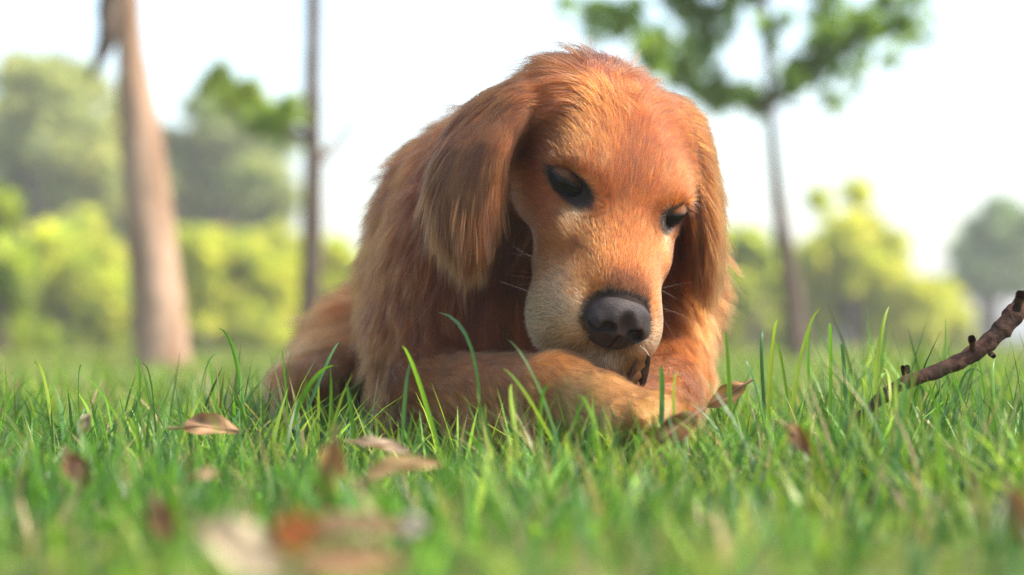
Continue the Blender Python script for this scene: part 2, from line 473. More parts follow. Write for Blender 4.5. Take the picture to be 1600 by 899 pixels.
wl = empty('boundary_wall', (float(P(1420, 0, 44)[0]), 44, 0))
tag(wl, 'pale grey low wall far back behind the yellow green trees at the right', 'wall')
a, b = P(1265, 0, 44)[0], P(1720, 0, 44)[0]
v, q = box((a, 44, -.1), (b, 44.3, .52)); mesh_obj('wall_body', v, q, M_WALL, wl, smooth=False)
v, q = box((a - .04, 43.95, .52), (b + .04, 44.35, .58)); mesh_obj('coping', v, q, M_ROOF, wl, smooth=False)
hb = empty('building', (float(P(1190, 0, 48)[0]), 48, 0))
tag(hb, 'small whitish building far back beside the foot of the slender tree', 'building')
x0, x1 = P(1152, 0, 48)[0], P(1222, 0, 48)[0]
v, q = box((x0, 48, 0), (x1, 50, .86)); mesh_obj('wall', v, q, principled('white_paint', (.75, .75, .75), .7), hb, smooth=False)
v, q = box((x0 - .08, 47.9, .86), (x1 + .08, 50.1, .94)); mesh_obj('roof', v, q, M_ROOF, hb, smooth=False)

# ------------------------------------------------------------------ distance fields (for the dog)
def sd_ellipsoid(p, c, r, R=None):
    q = p - np.asarray(c, np.float32)
    if R is not None: q = q @ R
    r = np.asarray(r, np.float32)
    k0 = np.sqrt(((q / r) ** 2).sum(-1))
    k1 = np.sqrt(((q / (r * r)) ** 2).sum(-1))
    return k0 * (k0 - 1.0) / np.maximum(k1, 1e-6)


def sd_cone(p, a, b, ra, rb, sq=None):
    """Capsule with two radii; sq = (axis, factor) squashes along a world axis."""
    a = np.asarray(a, np.float32); b = np.asarray(b, np.float32)
    ab = b - a
    t = np.clip(((p - a) @ ab) / (ab @ ab), 0, 1)
    q = p - a - t[..., None] * ab
    if sq is not None:
        ax, s = sq
        d = q @ ax
        q = q + (d * (1.0 / s - 1.0))[..., None] * ax
    return np.sqrt((q * q).sum(-1)) - (ra + (rb - ra) * t)


def smin(a, b, k):
    h = np.clip(0.5 + 0.5 * (b - a) / k, 0, 1)
    return b + (a - b) * h - k * h * (1 - h)


def smax(a, b, k):
    return -smin(-a, -b, k)


def surface_nets(F, xs, ys, zs):
    """Quads of the zero set of F sampled on a rectilinear grid."""
    S = F < 0
    n0, n1, n2 = F.shape
    cnt = np.zeros((n0 - 1, n1 - 1, n2 - 1), np.int8)
    for i in (0, 1):
        for j in (0, 1):
            for k in (0, 1):
                cnt += S[i:n0 - 1 + i, j:n1 - 1 + j, k:n2 - 1 + k]
    cells = np.argwhere((cnt > 0) & (cnt < 8))
    idx = np.full(cnt.shape, -1, np.int32)
    idx[tuple(cells.T)] = np.arange(len(cells))
    acc = np.zeros((len(cells), 3)); num = np.zeros(len(cells))
    corner = [(i, j, k) for i in (0, 1) for j in (0, 1) for k in (0, 1)]
    vals = {}; pos = {}
    for c in corner:
        ii = cells + np.array(c)
        vals[c] = F[tuple(ii.T)]
        pos[c] = np.stack((xs[ii[:, 0]], ys[ii[:, 1]], zs[ii[:, 2]]), -1)
    for c in corner:
        for ax in range(3):
            if c[ax] == 0:
                d = list(c); d[ax] = 1; d = tuple(d)
                va, vb = vals[c], vals[d]
                m = (va < 0) != (vb < 0)
                t = np.where(m, va / np.where(m, va - vb, 1), 0)[:, None]
                acc += np.where(m[:, None], pos[c] * (1 - t) + pos[d] * t, 0)
                num += m
    verts = acc / num[:, None]
    quads = []
    for ax in range(3):
        sl_a = [slice(None)] * 3; sl_b = [slice(None)] * 3
        sl_a[ax] = slice(0, -1); sl_b[ax] = slice(1, None)
        A, B = S[tuple(sl_a)], S[tuple(sl_b)]
        e = np.argwhere(A != B)
        u, v = [(1, 2), (2, 0), (0, 1)][ax]
        ok = (e[:, u] > 0) & (e[:, v] > 0) & (e[:, u] < F.shape[u] - 1) & (e[:, v] < F.shape[v] - 1)
        e = e[ok]
        flip = A[tuple(e.T)]
        def cell(du, dv):
            q = e.copy(); q[:, u] += du; q[:, v] += dv
            return idx[tuple(q.T)]
        q = np.stack((cell(-1, -1), cell(0, -1), cell(0, 0), cell(-1, 0)), -1)
        q[~flip] = q[~flip][:, ::-1]
        quads.append(q)
    return verts.astype(np.float32), np.concatenate(quads)


# ------------------------------------------------------------------ the dog
# head frame: l across (towards the right of the photo), f along the muzzle, d out of the forehead
HL = unit(np.array((0.90, 0.365, -0.24)))
HF = np.array((0.064, -0.65, -0.757)); HF = unit(HF - HL * (HF @ HL))
HD = np.cross(HL, HF); HD = HD if HD[2] > 0 else -HD
HM = np.stack((HL, HF, HD), 1).astype(np.float32)          # columns
HO = P(972, 300, 1.85)


def H(l, f, d):
    """Head coordinates in cm -> world."""
    return HO + HM @ (np.array((l, f, d)) * 0.01)


def Hinv(p):
    return ((p - HO.astype(np.float32)) @ HM) * 100.0


prims = []     # (region, function(p), lo, hi, blend)


def add_head_ell(region, c, r, k=0.012, rot=None):
    R = HM
    if rot is not None: R = HM @ rot
    cw = H(*c); rr = np.array(r) * 0.01
    ext = float(max(rr))
    prims.append((region, lambda p: sd_ellipsoid(p, cw, rr, R.astype(np.float32)), cw - ext, cw + ext, k))


def add_ell(region, c, r, k=0.03, R=None):
    rr = np.array(r)
    ext = float(rr.max())
    prims.append((region, lambda p: sd_ellipsoid(p, c, rr, None if R is None else R.astype(np.float32)), c - ext, c + ext, k))


def add_cone(region, a, b, ra, rb, k=0.03, sq=None):
    lo = np.minimum(a, b) - max(ra, rb); hi = np.maximum(a, b) + max(ra, rb)
    prims.append((region, lambda p: sd_cone(p, a, b, ra, rb, sq), lo, hi, k))


def rot_d(a):          # turn about the head's d axis
    c, s = math.cos(a), math.sin(a)
    return np.array(((c, -s, 0), (s, c, 0), (0, 0, 1)))


# --- trunk of the body
add_ell('torso', P(800, 400, 2.17), (0.118, 0.16, 0.116), 0.03)              # shoulders and ribs
add_ell('torso', P(735, 470, 2.30), (0.094, 0.22, 0.108), 0.05)              # barrel
add_ell('rump', P(690, 505, 2.56), (0.090, 0.14, 0.086), 0.05)               # hips
add_ell('rump', P(590, 560, 2.48), (0.062, 0.11, 0.062), 0.05)               # near thigh
add_cone('hindleg', P(560, 575, 2.48), P(462, 605, 2.24), 0.042, 0.022, 0.06)
add_ell('chest', P(865, 500, 2.03), (0.092, 0.085, 0.095), 0.04)
add_ell('chest', P(728, 450, 2.01), (0.066, 0.085, 0.108), 0.04)             # shoulder of the near foreleg
add_ell('chest', P(990, 520, 2.02), (0.046, 0.070, 0.085), 0.04)            # other shoulder
add_cone('neck', P(840, 370, 2.08), H(0, -6.5, -3.0), 0.085, 0.060, 0.04)
add_cone('neck', P(1010, 430, 2.03), H(2.5, -6.0, -4.0), 0.055, 0.042, 0.03)
add_cone('neck', P(740, 330, 2.08), H(-3.0, -8.0, -0.5), 0.070, 0.040, 0.03)
# --- forelegs: the near one lies across under the chin
E1, W1, K1 = P(675, 612, 1.93), P(868, 613, 1.795), P(985, 652, 1.735)
add_cone('foreleg', P(700, 540, 1.98), E1, 0.046, 0.030, 0.04)
add_cone('foreleg', E1, W1, 0.029, 0.0250, 0.025)
add_cone('paw', W1, P(940, 632, 1.752), 0.0250, 0.0230, 0.016)
add_ell('paw', K1, (0.029, 0.026, 0.0195), 0.014)
for i, (u, v, y) in enumerate(((965, 652, 1.712), (992, 650, 1.708), (1012, 645, 1.716), (1024, 638, 1.732))):
    add_ell('paw', P(u, v, y), (0.0112, 0.0150, 0.0115), 0.0035)
E2, W2 = P(1045, 590, 1.93), P(1045, 628, 1.80)
add_cone('farleg', P(1025, 540, 1.98), E2, 0.040, 0.028, 0.04)
add_cone('farleg', E2, W2, 0.026, 0.020, 0.025)
add_ell('farleg', P(1030, 640, 1.775), (0.026, 0.034, 0.017), 0.014)
# --- head
add_head_ell('head', (0, -5.2, -1.0), (5.9, 6.4, 4.25), 0.02)
add_head_ell('head', (-0.5, -8.6, -0.3), (4.2, 3.0, 2.9), 0.02)               # occiput
for s in (-1, 1):
    add_head_ell('head', (s * 4.2, -7.2, 1.0), (2.4, 2.6, 2.0), 0.015)        # ear base
    add_head_ell('head', (s * 3.3, -2.0, 0.30), (2.1, 2.7, 1.25), 0.03)      # brow
    add_head_ell('head', (s * 4.3, -3.2, -3.6), (2.3, 4.4, 3.5), 0.02)        # cheek
    add_head_ell('head', (s * 3.6, 1.9, -3.3), (1.9, 3.4, 2.2), 0.015)        # below the eye
add_head_ell('head', (0, 0.6, -0.75), (2.7, 3.4, 1.5), 0.03)                   # filled stop
add_head_ell('head', (0, 4.3, -3.3), (3.4, 6.9, 3.2), 0.015)                  # muzzle
add_head_ell('head', (0, 4.2, -1.75), (2.4, 6.4, 1.5), 0.022)                  # bridge
for s in (-1, 1):
    add_head_ell('head', (s * 2.25, 7.3, -4.6), (2.2, 3.5, 2.7), 0.010)       # flews
    add_head_ell('head', (s * 3.0, 4.0, -5.4), (1.7, 4.6, 2.3), 0.012)        # lips
add_head_ell('head', (0, 5.0, -6.6), (2.5, 5.0, 1.8), 0.012)                  # lower jaw
for s in (-1, 1):
    add_head_ell('head', (s * 2.3, 9.2, -5.2), (2.2, 2.3, 2.2), 0.012)        # front of the lips
    add_head_ell('head', (s * 3.0, 7.6, -6.3), (1.9, 3.0, 2.3), 0.012)        # hanging lips
add_head_ell('head', (0.4, 10.4, -7.4), (2.5, 2.4, 1.7), 0.012)                 # chin


add_head_ell('head', (-3.0, 8.1, -7.0), (1.7, 2.4, 1.9), 0.012)                # lip pressed out by the foreleg


# --- ears: thick flaps hanging from the sides of the skull; rows of (centre, half width, half thickness, width axis)
def add_ear(region, rows, k):
    for i in range(len(rows) - 1):
        (c0, w0, t0, a0), (c1, w1, t1, a1) = rows[i], rows[i + 1]
        n = 3
        for j in range(n):
            t = (j + 0.5) / n
            c = c0 * (1 - t) + c1 * t
            w = w0 * (1 - t) + w1 * t
            th = t0 * (1 - t) + t1 * t
            ax = unit(a0 * (1 - t) + a1 * t)
            dn = unit(c1 - c0)
            ax = unit(ax - dn * (ax @ dn))
            R = np.stack((ax, dn, np.cross(ax, dn)), 1)
            add_ell(region, c, (w, np.linalg.norm(c1 - c0) / n * 1.7, th), k, R)


EAR_N = [
    (P(848, 150, 1.880), 0.020, 0.014, np.array((0.55, -0.8, -0.1))),
    (P(790, 172, 1.872), 0.026, 0.012, np.array((0.65, -0.75, 0.0))),
    (P(744, 230, 1.858), 0.029, 0.008, np.array((0.85, -0.52, 0.1))),
    (P(728, 280, 1.850), 0.022, 0.006, np.array((0.92, -0.40, 0.1))),
    (P(732, 318, 1.846), 0.013, 0.005, np.array((0.95, -0.32, 0.05))),
    (P(738, 345, 1.845), 0.006, 0.004, np.array((0.95, -0.3, 0.05)))]
EAR_F = [
    (P(1038, 185, 1.905), 0.020, 0.013, np.array((0.25, 0.95, 0.0))),
    (P(1072, 225, 1.915), 0.026, 0.009, np.array((0.20, 0.97, 0.0))),
    (P(1090, 300, 1.920), 0.028, 0.006, np.array((0.12, 0.99, 0.0))),
    (P(1096, 355, 1.920), 0.026, 0.005, np.array((0.12, 0.99, 0.0))),
    (P(1098, 400, 1.920), 0.016, 0.004, np.array((0.12, 0.99, 0.0)))]
add_ear('ear_near', EAR_N, 0.012)
add_ear('ear_far', EAR_F, 0.012)

EYES = [(-4.35, -0.1, -0.45), (4.35, -0.1, -0.45)]


def dog_field(xs, ys, zs):
    F = np.full((len(xs), len(ys), len(zs)), 0.2, np.float32)
    def block(lo, hi, m):
        s = []
        for ax, a, b in zip((xs, ys, zs), lo, hi):
            i0 = max(0, np.searchsorted(ax, a - m) - 1); i1 = min(len(ax), np.searchsorted(ax, b + m) + 1)
            s.append(slice(i0, i1))
        g = np.stack(np.meshgrid(xs[s[0]], ys[s[1]], zs[s[2]], indexing='ij'), -1).astype(np.float32)
        return tuple(s), g
    for region, fn, lo, hi, k in prims:
        s, g = block(lo, hi, k + 0.02)
        if g.size: F[s] = smin(F[s], fn(g), k)
    for l, f, d in EYES:                                        # sockets
        sg = 1 if l > 0 else -1
        c = H(l + sg * 0.35, f + 0.55, d + 0.25)
        r = np.array((1.35, 1.25, 0.75)) * 0.01
        s, g = block(c - 0.02, c + 0.02, 0.01)
        F[s] = smax(F[s], -sd_ellipsoid(g, c, r, HM), 0.007)
    return F


def axis(segs):
    out = [segs[0][0]]
    for a, b, h in segs:
        n = max(1, int(round((b - a) / h)))
        out += list(np.linspace(a, b, n + 1)[1:])
    return np.array(out, np.float32)


gx = axis([(-0.30, -0.06, 0.004), (-0.06, 0.175, 0.0017), (0.175, 0.26, 0.004)])
gy = axis([(1.66, 1.70, 0.003), (1.70, 1.93, 0.0017), (1.93, 2.10, 0.004), (2.10, 2.80, 0.008)])
gz = axis([(-0.03, 0.04, 0.003), (0.04, 0.34, 0.0017)])
F = dog_field(gx, gy, gz)
dv, dq = surface_nets(F, gx, gy, gz)
print('dog verts', len(dv), 'quads', len(dq))

dog = empty('dog', (float(P(850, 0, 2.0)[0]), 2.0, 0.0))
tag(dog, 'golden retriever lying on the grass with its head bowed over its crossed forelegs', 'dog')

# --- which region each point of the coat belongs to
REGIONS = ['torso', 'rump', 'hindleg', 'chest', 'neck', 'foreleg', 'paw', 'farleg', 'head', 'ear_near', 'ear_far']


def region_weights(p, soft=0.005):
    d = np.full((len(p), len(REGIONS)), 1.0, np.float32)
    p = p.astype(np.float32)
    for region, fn, lo, hi, k in prims:
        j = REGIONS.index(region)
        m = np.all((p > lo - 0.06) & (p < hi + 0.06), 1)
        if m.any():
            d[m, j] = np.minimum(d[m, j], fn(p[m]))
    d -= d.min(1, keepdims=True)
    w = np.exp(-d / soft)
    return w / w.sum(1, keepdims=True)


n_big, n_mid, n_fine = Noise(1, 14), Noise(2, 45), Noise(3, 160)
NOSE = np.array((0.0, 10.9, -2.6))


def mixc(a, b, w):
    return a * (1 - w[:, None]) + np.asarray(b) * w[:, None]


def eye_dist(h):
    """1 = edge of the bare almond round each eye, measured across the eye's line of sight."""
    o = []
    for el, ef, e_d in EYES:
        sg = 1 if el > 0 else -1
        look = unit(np.array((sg * .42, .78, .46)))
        inn = np.array((-sg * .96, .20, 0.0)); inn = unit(inn - look * (inn @ look))
        upv = np.cross(look, inn); upv = upv if upv[2] > 0 else -upv
        q = h - np.array((el - sg * 0.22, ef + 0.03, e_d - 0.18))
        a, b, c = q @ inn, q @ upv, q @ look
        e = np.sqrt(np.abs(a / 1.68) ** 1.6 + np.abs((b + 0.06 + .10 * a) / (0.86 + .12 * np.clip(a, -1.6, 1.6))) ** 2)
        o.append(np.where((c > -0.6) & (np.abs(a) < 6), e, 9.0))
    return np.minimum(*o)


def coat_colour(p, W):
    """The coat's own colours (what the hair is dyed like, not how it is lit)."""
    h = Hinv(p.astype(np.float32)).astype(np.float64)
    l, f, d = h.T
    R = {r: W[:, i] for i, r in enumerate(REGIONS)}
    nb = n_big(p)[:, 0]; nm = n_mid(p)[:, 0]
    c = np.zeros((len(p), 3))
    base = dict(torso=(.55, .225, .070), rump=(.60, .26, .088), hindleg=(.68, .38, .17), chest=(.52, .205, .064), neck=(.51, .20, .062),
                foreleg=(.66, .35, .14), paw=(.80, .53, .28), farleg=(.66, .33, .12), ear_near=(.52, .24, .085), ear_far=(.55, .245, .08))
    for r, col in base.items(): c += R[r][:, None] * np.array(col)
    hc = np.tile(np.array((.52, .205, .060)), (len(p), 1))
    hc = mixc(hc, (.42, .175, .060), smooth01(2.2 - np.abs(l), 0, 2.0) * smooth01(f, -6, -1.5) * 0.6)       # middle of the forehead
    hc = mixc(hc, (.50, .225, .075), smooth01(f, 0.5, 4.0) * 0.7)                                         # muzzle
    hc = mixc(hc, (.52, .25, .09), smooth01(-d, 1.5, 4.5) * smooth01(f, -3, 2.0) * 0.6)                    # cheek
    ed = eye_dist(h)
    for (el, ef, e_d) in EYES:
        s = 1 if el > 0 else -1
        q = np.exp(-(((l - el + s * 0.4) / 1.6) ** 2 + ((f - ef + 1.7) / 0.8) ** 2 + ((d - e_d - 1.0) / 1.6) ** 2))
        hc = mixc(hc, (.66, .40, .18), np.clip(q, 0, 1) * 0.85)                                             # pale brow
        q = np.exp(-(((l - el + s * 0.5) / 0.7) ** 2 + ((f - ef - 2.8) / 1.3) ** 2))
        hc = mixc(hc, (.72, .56, .40), np.clip(q, 0, 1) * 0.7)                                              # pale streak under the eye
        q = np.exp(-(((l - el + s * 1.9) / 0.45) ** 2 + ((f - ef + 0.1) / 0.9) ** 2))
        hc = mixc(hc, (.60, .45, .32), np.clip(q, 0, 1) * 0.3)
    white = smooth01(f + 0.6 * nm + 0.5 * nb, 5.2, 9.6) * smooth01(-d + 0.5 * nm, 2.2, 4.6)
    hc = mixc(hc, (.66, .50, .36), white * 0.72)
    tip = smooth01(f, 8.2, 10.2)
    hc = mixc(hc, (.20, .095, .050), smooth01(f, 7.3, 9.6) * smooth01(d, -3.0, -1.6) * smooth01(2.3 - np.abs(l), 0, 0.8) * 0.9)
    nd = np.sqrt(((h - NOSE) / np.array((2.9, 1.9, 2.2))) ** 2 @ np.ones(3))
    hc = mixc(hc, (.030, .024, .022), smooth01(-nd, -1.20, -1.0) * 0.9)                                   # dark rim of the nose
    hc = mixc(hc, (.16, .13, .09), tip * smooth01(-d, 3.0, 4.0) * smooth01(2.7 - np.abs(l), 0, 1.2) * 0.85)  # lips under the nose
    hc = mixc(hc, (.025, .018, .016), smooth01(-ed, -1.38, -1.08) * 0.97)                                   # rim of the eye
    hc = mixc(hc, (.36, .135, .045), smooth01(-f, 2.5, 5.0) * smooth01(-d, 1.0, 3.5) * 0.8)                 # beside the ear
    c *= 0.85
    c += R['head'][:, None] * hc
    c *= (1 + 0.16 * nb + 0.14 * nm)[:, None]
    return np.clip(c, 0.01, 0.9)


def tri_data():
    t = np.concatenate((dq[:, [0, 1, 2]], dq[:, [0, 2, 3]]))
    a, b, c = dv[t[:, 0]], dv[t[:, 1]], dv[t[:, 2]]
    n = np.cross(b - a, c - a)
    ar = np.linalg.norm(n, axis=1) / 2
    return t, ar, n / np.maximum(np.linalg.norm(n, axis=1, keepdims=True), 1e-12)


tri, tri_area, tri_n = tri_data()
vn = np.zeros_like(dv)
for i in range(3):
    np.add.at(vn, tri[:, i], tri_n * tri_area[:, None])
vn = unit(vn)
tri_c = dv[tri].mean(1)
Wv = region_weights(dv)
body = mesh_obj('body', dv, dq, M_SKIN, dog, attrs={'col': ('POINT', coat_colour(dv, Wv) * 0.55)})


def leg_axis(p, pts):
    """Unit direction along the polyline at each point."""
    best = np.full(len(p), 1e9); out = np.zeros((len(p), 3))
    for a, b in zip(pts[:-1], pts[1:]):
        ab = b - a
        t = np.clip((p - a) @ ab / (ab @ ab), 0, 1)
        dd = np.linalg.norm(p - a - t[:, None] * ab, axis=1)
        m = dd < best
        best[m] = dd[m]; out[m] = ab / np.linalg.norm(ab)
    return out


LEN = dict(torso=.036, rump=.045, hindleg=.030, chest=.050, neck=.042, foreleg=.021, paw=.011, farleg=.022, ear_near=.042, ear_far=.040)
LIFT = dict(torso=.34, rump=.40, hindleg=.32, chest=.26, neck=.30, foreleg=.24, paw=.22, farleg=.24, head=.15, ear_near=.06, ear_far=.06)
GRAV = dict(torso=.5, rump=.6, hindleg=.5, chest=.9, neck=.8, foreleg=.25, paw=.1, farleg=.3, head=.15, ear_near=1.0, ear_far=1.0)


def fur_fields(p, n, W):
    h = Hinv(p.astype(np.float32)).astype(np.float64)
    l, f, d = h.T
    R = {r: W[:, i:i + 1] for i, r in enumerate(REGIONS)}
    N = len(p)
    flow = np.zeros((N, 3)); ln = np.zeros(N); lift = np.zeros(N); grav = np.zeros(N)
    c3 = lambda v: np.tile(np.asarray(v, float), (N, 1))
    wav = n_big(p) * 0.35 + n_mid(p) * 0.18
    fl = dict(torso=c3((-.25, .75, -.6)), rump=c3((-.35, .45, -.85)), hindleg=c3((-.5, -.6, -.4)),
              chest=c3((-.05, -.1, -1)) + n[:] * np.array((.5, .2, 0)), neck=c3((-.10, .25, -1)) + n * np.array((.4, .3, 0)),
              foreleg=leg_axis(p, [E1, W1, K1]) + c3((0, 0, -.25)), paw=leg_axis(p, [W1, K1]) + c3((.1, -.2, -.2)),
              farleg=leg_axis(p, [P(1065, 500, 1.98), E2, W2, P(1015, 645, 1.75)]) + c3((-.1, 0, -.3)),
              ear_near=c3((-.10, 0, -1)), ear_far=c3((.06, -.05, -1)))
    # top of each ear: hair streams off the skull, then falls
    te = smooth01(p[:, 2], HO[2] + 0.012, HO[2] + 0.075)[:, None]
    fl['ear_near'] = fl['ear_near'] * (1 - te) + te * c3((-.85, -.12, -.55))
    fl['ear_far'] = fl['ear_far'] * (1 - te) + te * c3((.75, .1, -.65))
    # head
    a = np.zeros((N, 3))
    sl = np.tanh(l / 2.0)
    back = smooth01(-f, 0.5, 6.0)
    a[:, 1] = -1.0
    a[:, 0] = np.clip(l / 4.5, -1.2, 1.2) * (0.25 + 1.1 * back)
    a[:, 2] = 0.0
    side = smooth01(np.abs(l), 3.0, 5.0) * smooth01(-d, -1.0, 2.5)
    a[:, 2] -= side * 0.6
    hf = a @ HM.T.astype(np.float64)
    hf[:, 2] -= 0.9 * (smooth01(np.abs(l), 2.5, 5.5) * back)
    rad = (h - NOSE); rad[:, 1] *= 0.5; rad[:, 1] -= 1.2
    radw = unit(rad) @ HM.T
    wn_ = smooth01(-np.linalg.norm((h - NOSE) * np.array((.8, 1, .8)), axis=1), -5.0, -2.6)[:, None]
    hf = hf * (1 - wn_) + radw * wn_
    lip = (smooth01(-d, 3.8, 5.6) * smooth01(f, -1, 3.5))[:, None]
    hf = hf * (1 - lip) + (c3((0, -.25, 0)) + (np.stack((sl * .25, -.55 + 0 * l, -.75 + 0 * l), 1) @ HM.T)) * lip
    ew = smooth01(-eye_dist(h), -2.3, -1.0)[:, None]
    er_ = np.zeros((N, 3))
    for el, ef, e_d in EYES:
        m_ = (h[:, 0] * el > 0)
        er_[m_] = unit(h[m_] - np.array((el, ef, e_d)))
    hf = unit(hf) * (1 - ew * .85) + (er_ @ HM.T) * ew * 1.2
    fl['head'] = hf
    hl = 0.0055 + 0.0045 * smooth01(-f, -6.0, -1.0) + 0.006 * smooth01(-f, 0.5, 5.0) + 0.008 * smooth01(-f, 5.0, 9.5)
    hl += 0.014 * smooth01(-f, 1.5, 5.0) * smooth01(-d, 1.5, 4.5)
    hl += 0.004 * smooth01(-d, 4.0, 6.0) * smooth01(f, 0, 4)
    ed = eye_dist(h)
    hl = hl * (0.35 + 0.65 * smooth01(ed, 1.0, 2.2))
    nd = np.sqrt(((h - NOSE) / np.array((2.9, 1.9, 2.2))) ** 2 @ np.ones(3))
    hl = hl * (0.45 + 0.55 * smooth01(nd, 1.05, 1.8))
    for r in REGIONS:
        w = R[r]
        flow += w * unit(fl[r]); lift += w[:, 0] * LIFT[r]; grav += w[:, 0] * GRAV[r]
        ln += w[:, 0] * (hl if r == 'head' else LEN[r])
    # feathering: long hair on the lower and rear edge of the near foreleg
    under = smooth01(-n[:, 2], 0.05, 0.5) * R['foreleg'][:, 0] * smooth01(-p[:, 0], -0.03, 0.02)
    ln += under * 0.035
    flow += under[:, None] * np.array((-.3, -.5, -.5))
    ln *= 1 + 0.7 * R['ear_near'][:, 0] * smooth01(-p[:, 2], -0.20, -0.13) * 0.3
    er = np.exp(-((p[:, 2] - (HO[2] + .055)) / .02) ** 2)
    ln *= 1 - 0.35 * (R['ear_near'][:, 0] + R['ear_far'][:, 0]) * er
    flow = unit(flow + wav * (1 - 0.75 * R['head']))
    return flow, ln, lift, grav, h, ed, nd


def grow(name, pts, rad, cols, mat, parent):
    """pts (N,K,3) world, rad (N,K), cols (N,3) -> one hair curves object."""
    N, K, _ = pts.shape
    cu = bpy.data.hair_curves.new(name)
    cu.add_curves([K] * N)
    cu.attributes['position'].data.foreach_set('vector', np.ascontiguousarray(pts, np.float32).ravel())
    r = cu.attributes.new('radius', 'FLOAT', 'POINT')
    r.data.foreach_set('value', np.ascontiguousarray(rad, np.float32).ravel())
    a = cu.attributes.new('col', 'FLOAT_COLOR', 'CURVE')
    c = np.ones((N, 4), np.float32); c[:, :3] = cols
    a.data.foreach_set('color', c.ravel())
    cu.materials.append(mat)
    o = bpy.data.objects.new(name, cu)
    COL.objects.link(o)
    o.parent = parent
    o.matrix_parent_inverse = __import__('mathutils').Matrix.Translation(-Vector(parent.location))
    return o


CAMP = np.array((0, 0, CAM_Z))
DENS = dict(torso=22, rump=18, hindleg=25, chest=70, neck=55, foreleg=130, paw=200, farleg=90, head=190, ear_near=150, ear_far=120)   # hairs per cm2
Wt = region_weights(tri_c)
dens = sum(Wt[:, i] * DENS[r] for i, r in enumerate(REGIONS)) * 1e4
facing = (tri_n * unit(CAMP - tri_c)).sum(1)
dens = dens * np.where(facing < -0.35, 0.35, 1.0)
dens[tri_c[:, 2] < -0.005] = 0
cnt = rng.poisson(dens * tri_area * FUR_SCALE)
ti = np.repeat(np.arange(len(tri)), cnt)
r1, r2 = np.sqrt(rng.random(len(ti))), rng.random(len(ti))
bw = np.stack((1 - r1, r1 * (1 - r2), r1 * r2), 1)[:, :, None]
root = (dv[tri[ti]] * bw).sum(1).astype(np.float64)
rn = unit((vn[tri[ti]] * bw).sum(1)).astype(np.float64)
W = region_weights(root)
flow, ln, lift, grav, hh, ed, nd = fur_fields(root, rn, W)
keep = (ed > 1.0) & (nd > 0.95)
root, rn, W, flow, ln, lift, grav, hh = [x[keep] for x in (root, rn, W, flow, ln, lift, grav, hh)]
N = len(root)
print('hairs', N)
isear = W[:, 9] + W[:, 10]
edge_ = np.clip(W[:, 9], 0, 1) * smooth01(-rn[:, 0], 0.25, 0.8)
ln = ln * (1 + edge_ * (rng.random(N) * 0.9 - 0.2)); lift = lift * (1 - edge_); cold_edge = rng.random(N) > edge_ * .35
long_ = smooth01(ln, 0.012, 0.04)
# locks: every hair leans towards the tip of its lock
nl = N // 16
lock_i = rng.choice(N, nl, replace=False)
kd = KDTree(nl)
for q, i in enumerate(lock_i): kd.insert(root[i], q)
kd.balance()
own = np.fromiter((kd.find(x)[1] for x in root), np.int32, N)
gi = lock_i[own]
lockr = rng.random(nl)[own]
K = 7
rnd = rng.random(N)
ln = ln * (0.70 + 0.45 * rnd) * (0.85 + 0.3 * lockr)
flow_t = unit(flow - rn * ((flow * rn).sum(1) * (0.92 - 0.62 * np.clip(isear, 0, 1)))[:, None])
jit = rng.normal(size=(N, 3))
lock_j = rng.normal(size=(nl, 3))[own]
d0 = unit(flow_t + rn * (lift * (0.7 + 0.6 * rng.random(N)))[:, None] + jit * (0.07 + 0.03 * long_)[:, None] + lock_j * ((0.04 + 0.11 * long_) * (1 - 0.72 * W[:, 8]) * (1 - 0.6 * np.clip(isear, 0, 1)))[:, None])
pts = np.zeros((N, K, 3)); pts[:, 0] = root - rn * 0.0004
cur = d0.copy()
down = np.array((0, 0, -1.0))
curl = rng.normal(size=(nl, 3))[own] * (0.22 + 0.16 * W[:, [0, 1, 3, 4]].sum(1))[:, None] + rng.normal(size=(N, 3)) * 0.08
for k in range(1, K):
    t = k / (K - 1)
    cur = unit(cur + (down * grav[:, None] + curl * (long_ * (1 - 0.5 * np.clip(isear, 0, 1)))[:, None] + flow_t * 0.25) * (0.30 * t))
    pts[:, k] = pts[:, k - 1] + cur * (ln / (K - 1))[:, None]
gp = pts[gi]
tt = np.linspace(0, 1, K)
pull = (tt ** 1.3)[None, :, None] * (0.16 + 0.32 * long_)[:, None, None]
off = (root - root[gi])[:, None, :]
pts = pts * (1 - pull) + (gp + off * (1 - 0.75 * tt)[None, :, None]) * pull
def field_at(q):
    ii, fr = [], []
    for ax, gax in enumerate((gx, gy, gz)):
        x = np.interp(q[:, ax], gax, np.arange(len(gax)))
        i = np.minimum(x.astype(np.int32), len(gax) - 2)
        ii.append(i); fr.append(x - i)
    o = 0
    for a in (0, 1):
        for b in (0, 1):
            for c in (0, 1):
                w = (fr[0] if a else 1 - fr[0]) * (fr[1] if b else 1 - fr[1]) * (fr[2] if c else 1 - fr[2])
                o = o + w * F[ii[0] + a, ii[1] + b, ii[2] + c]
    return o


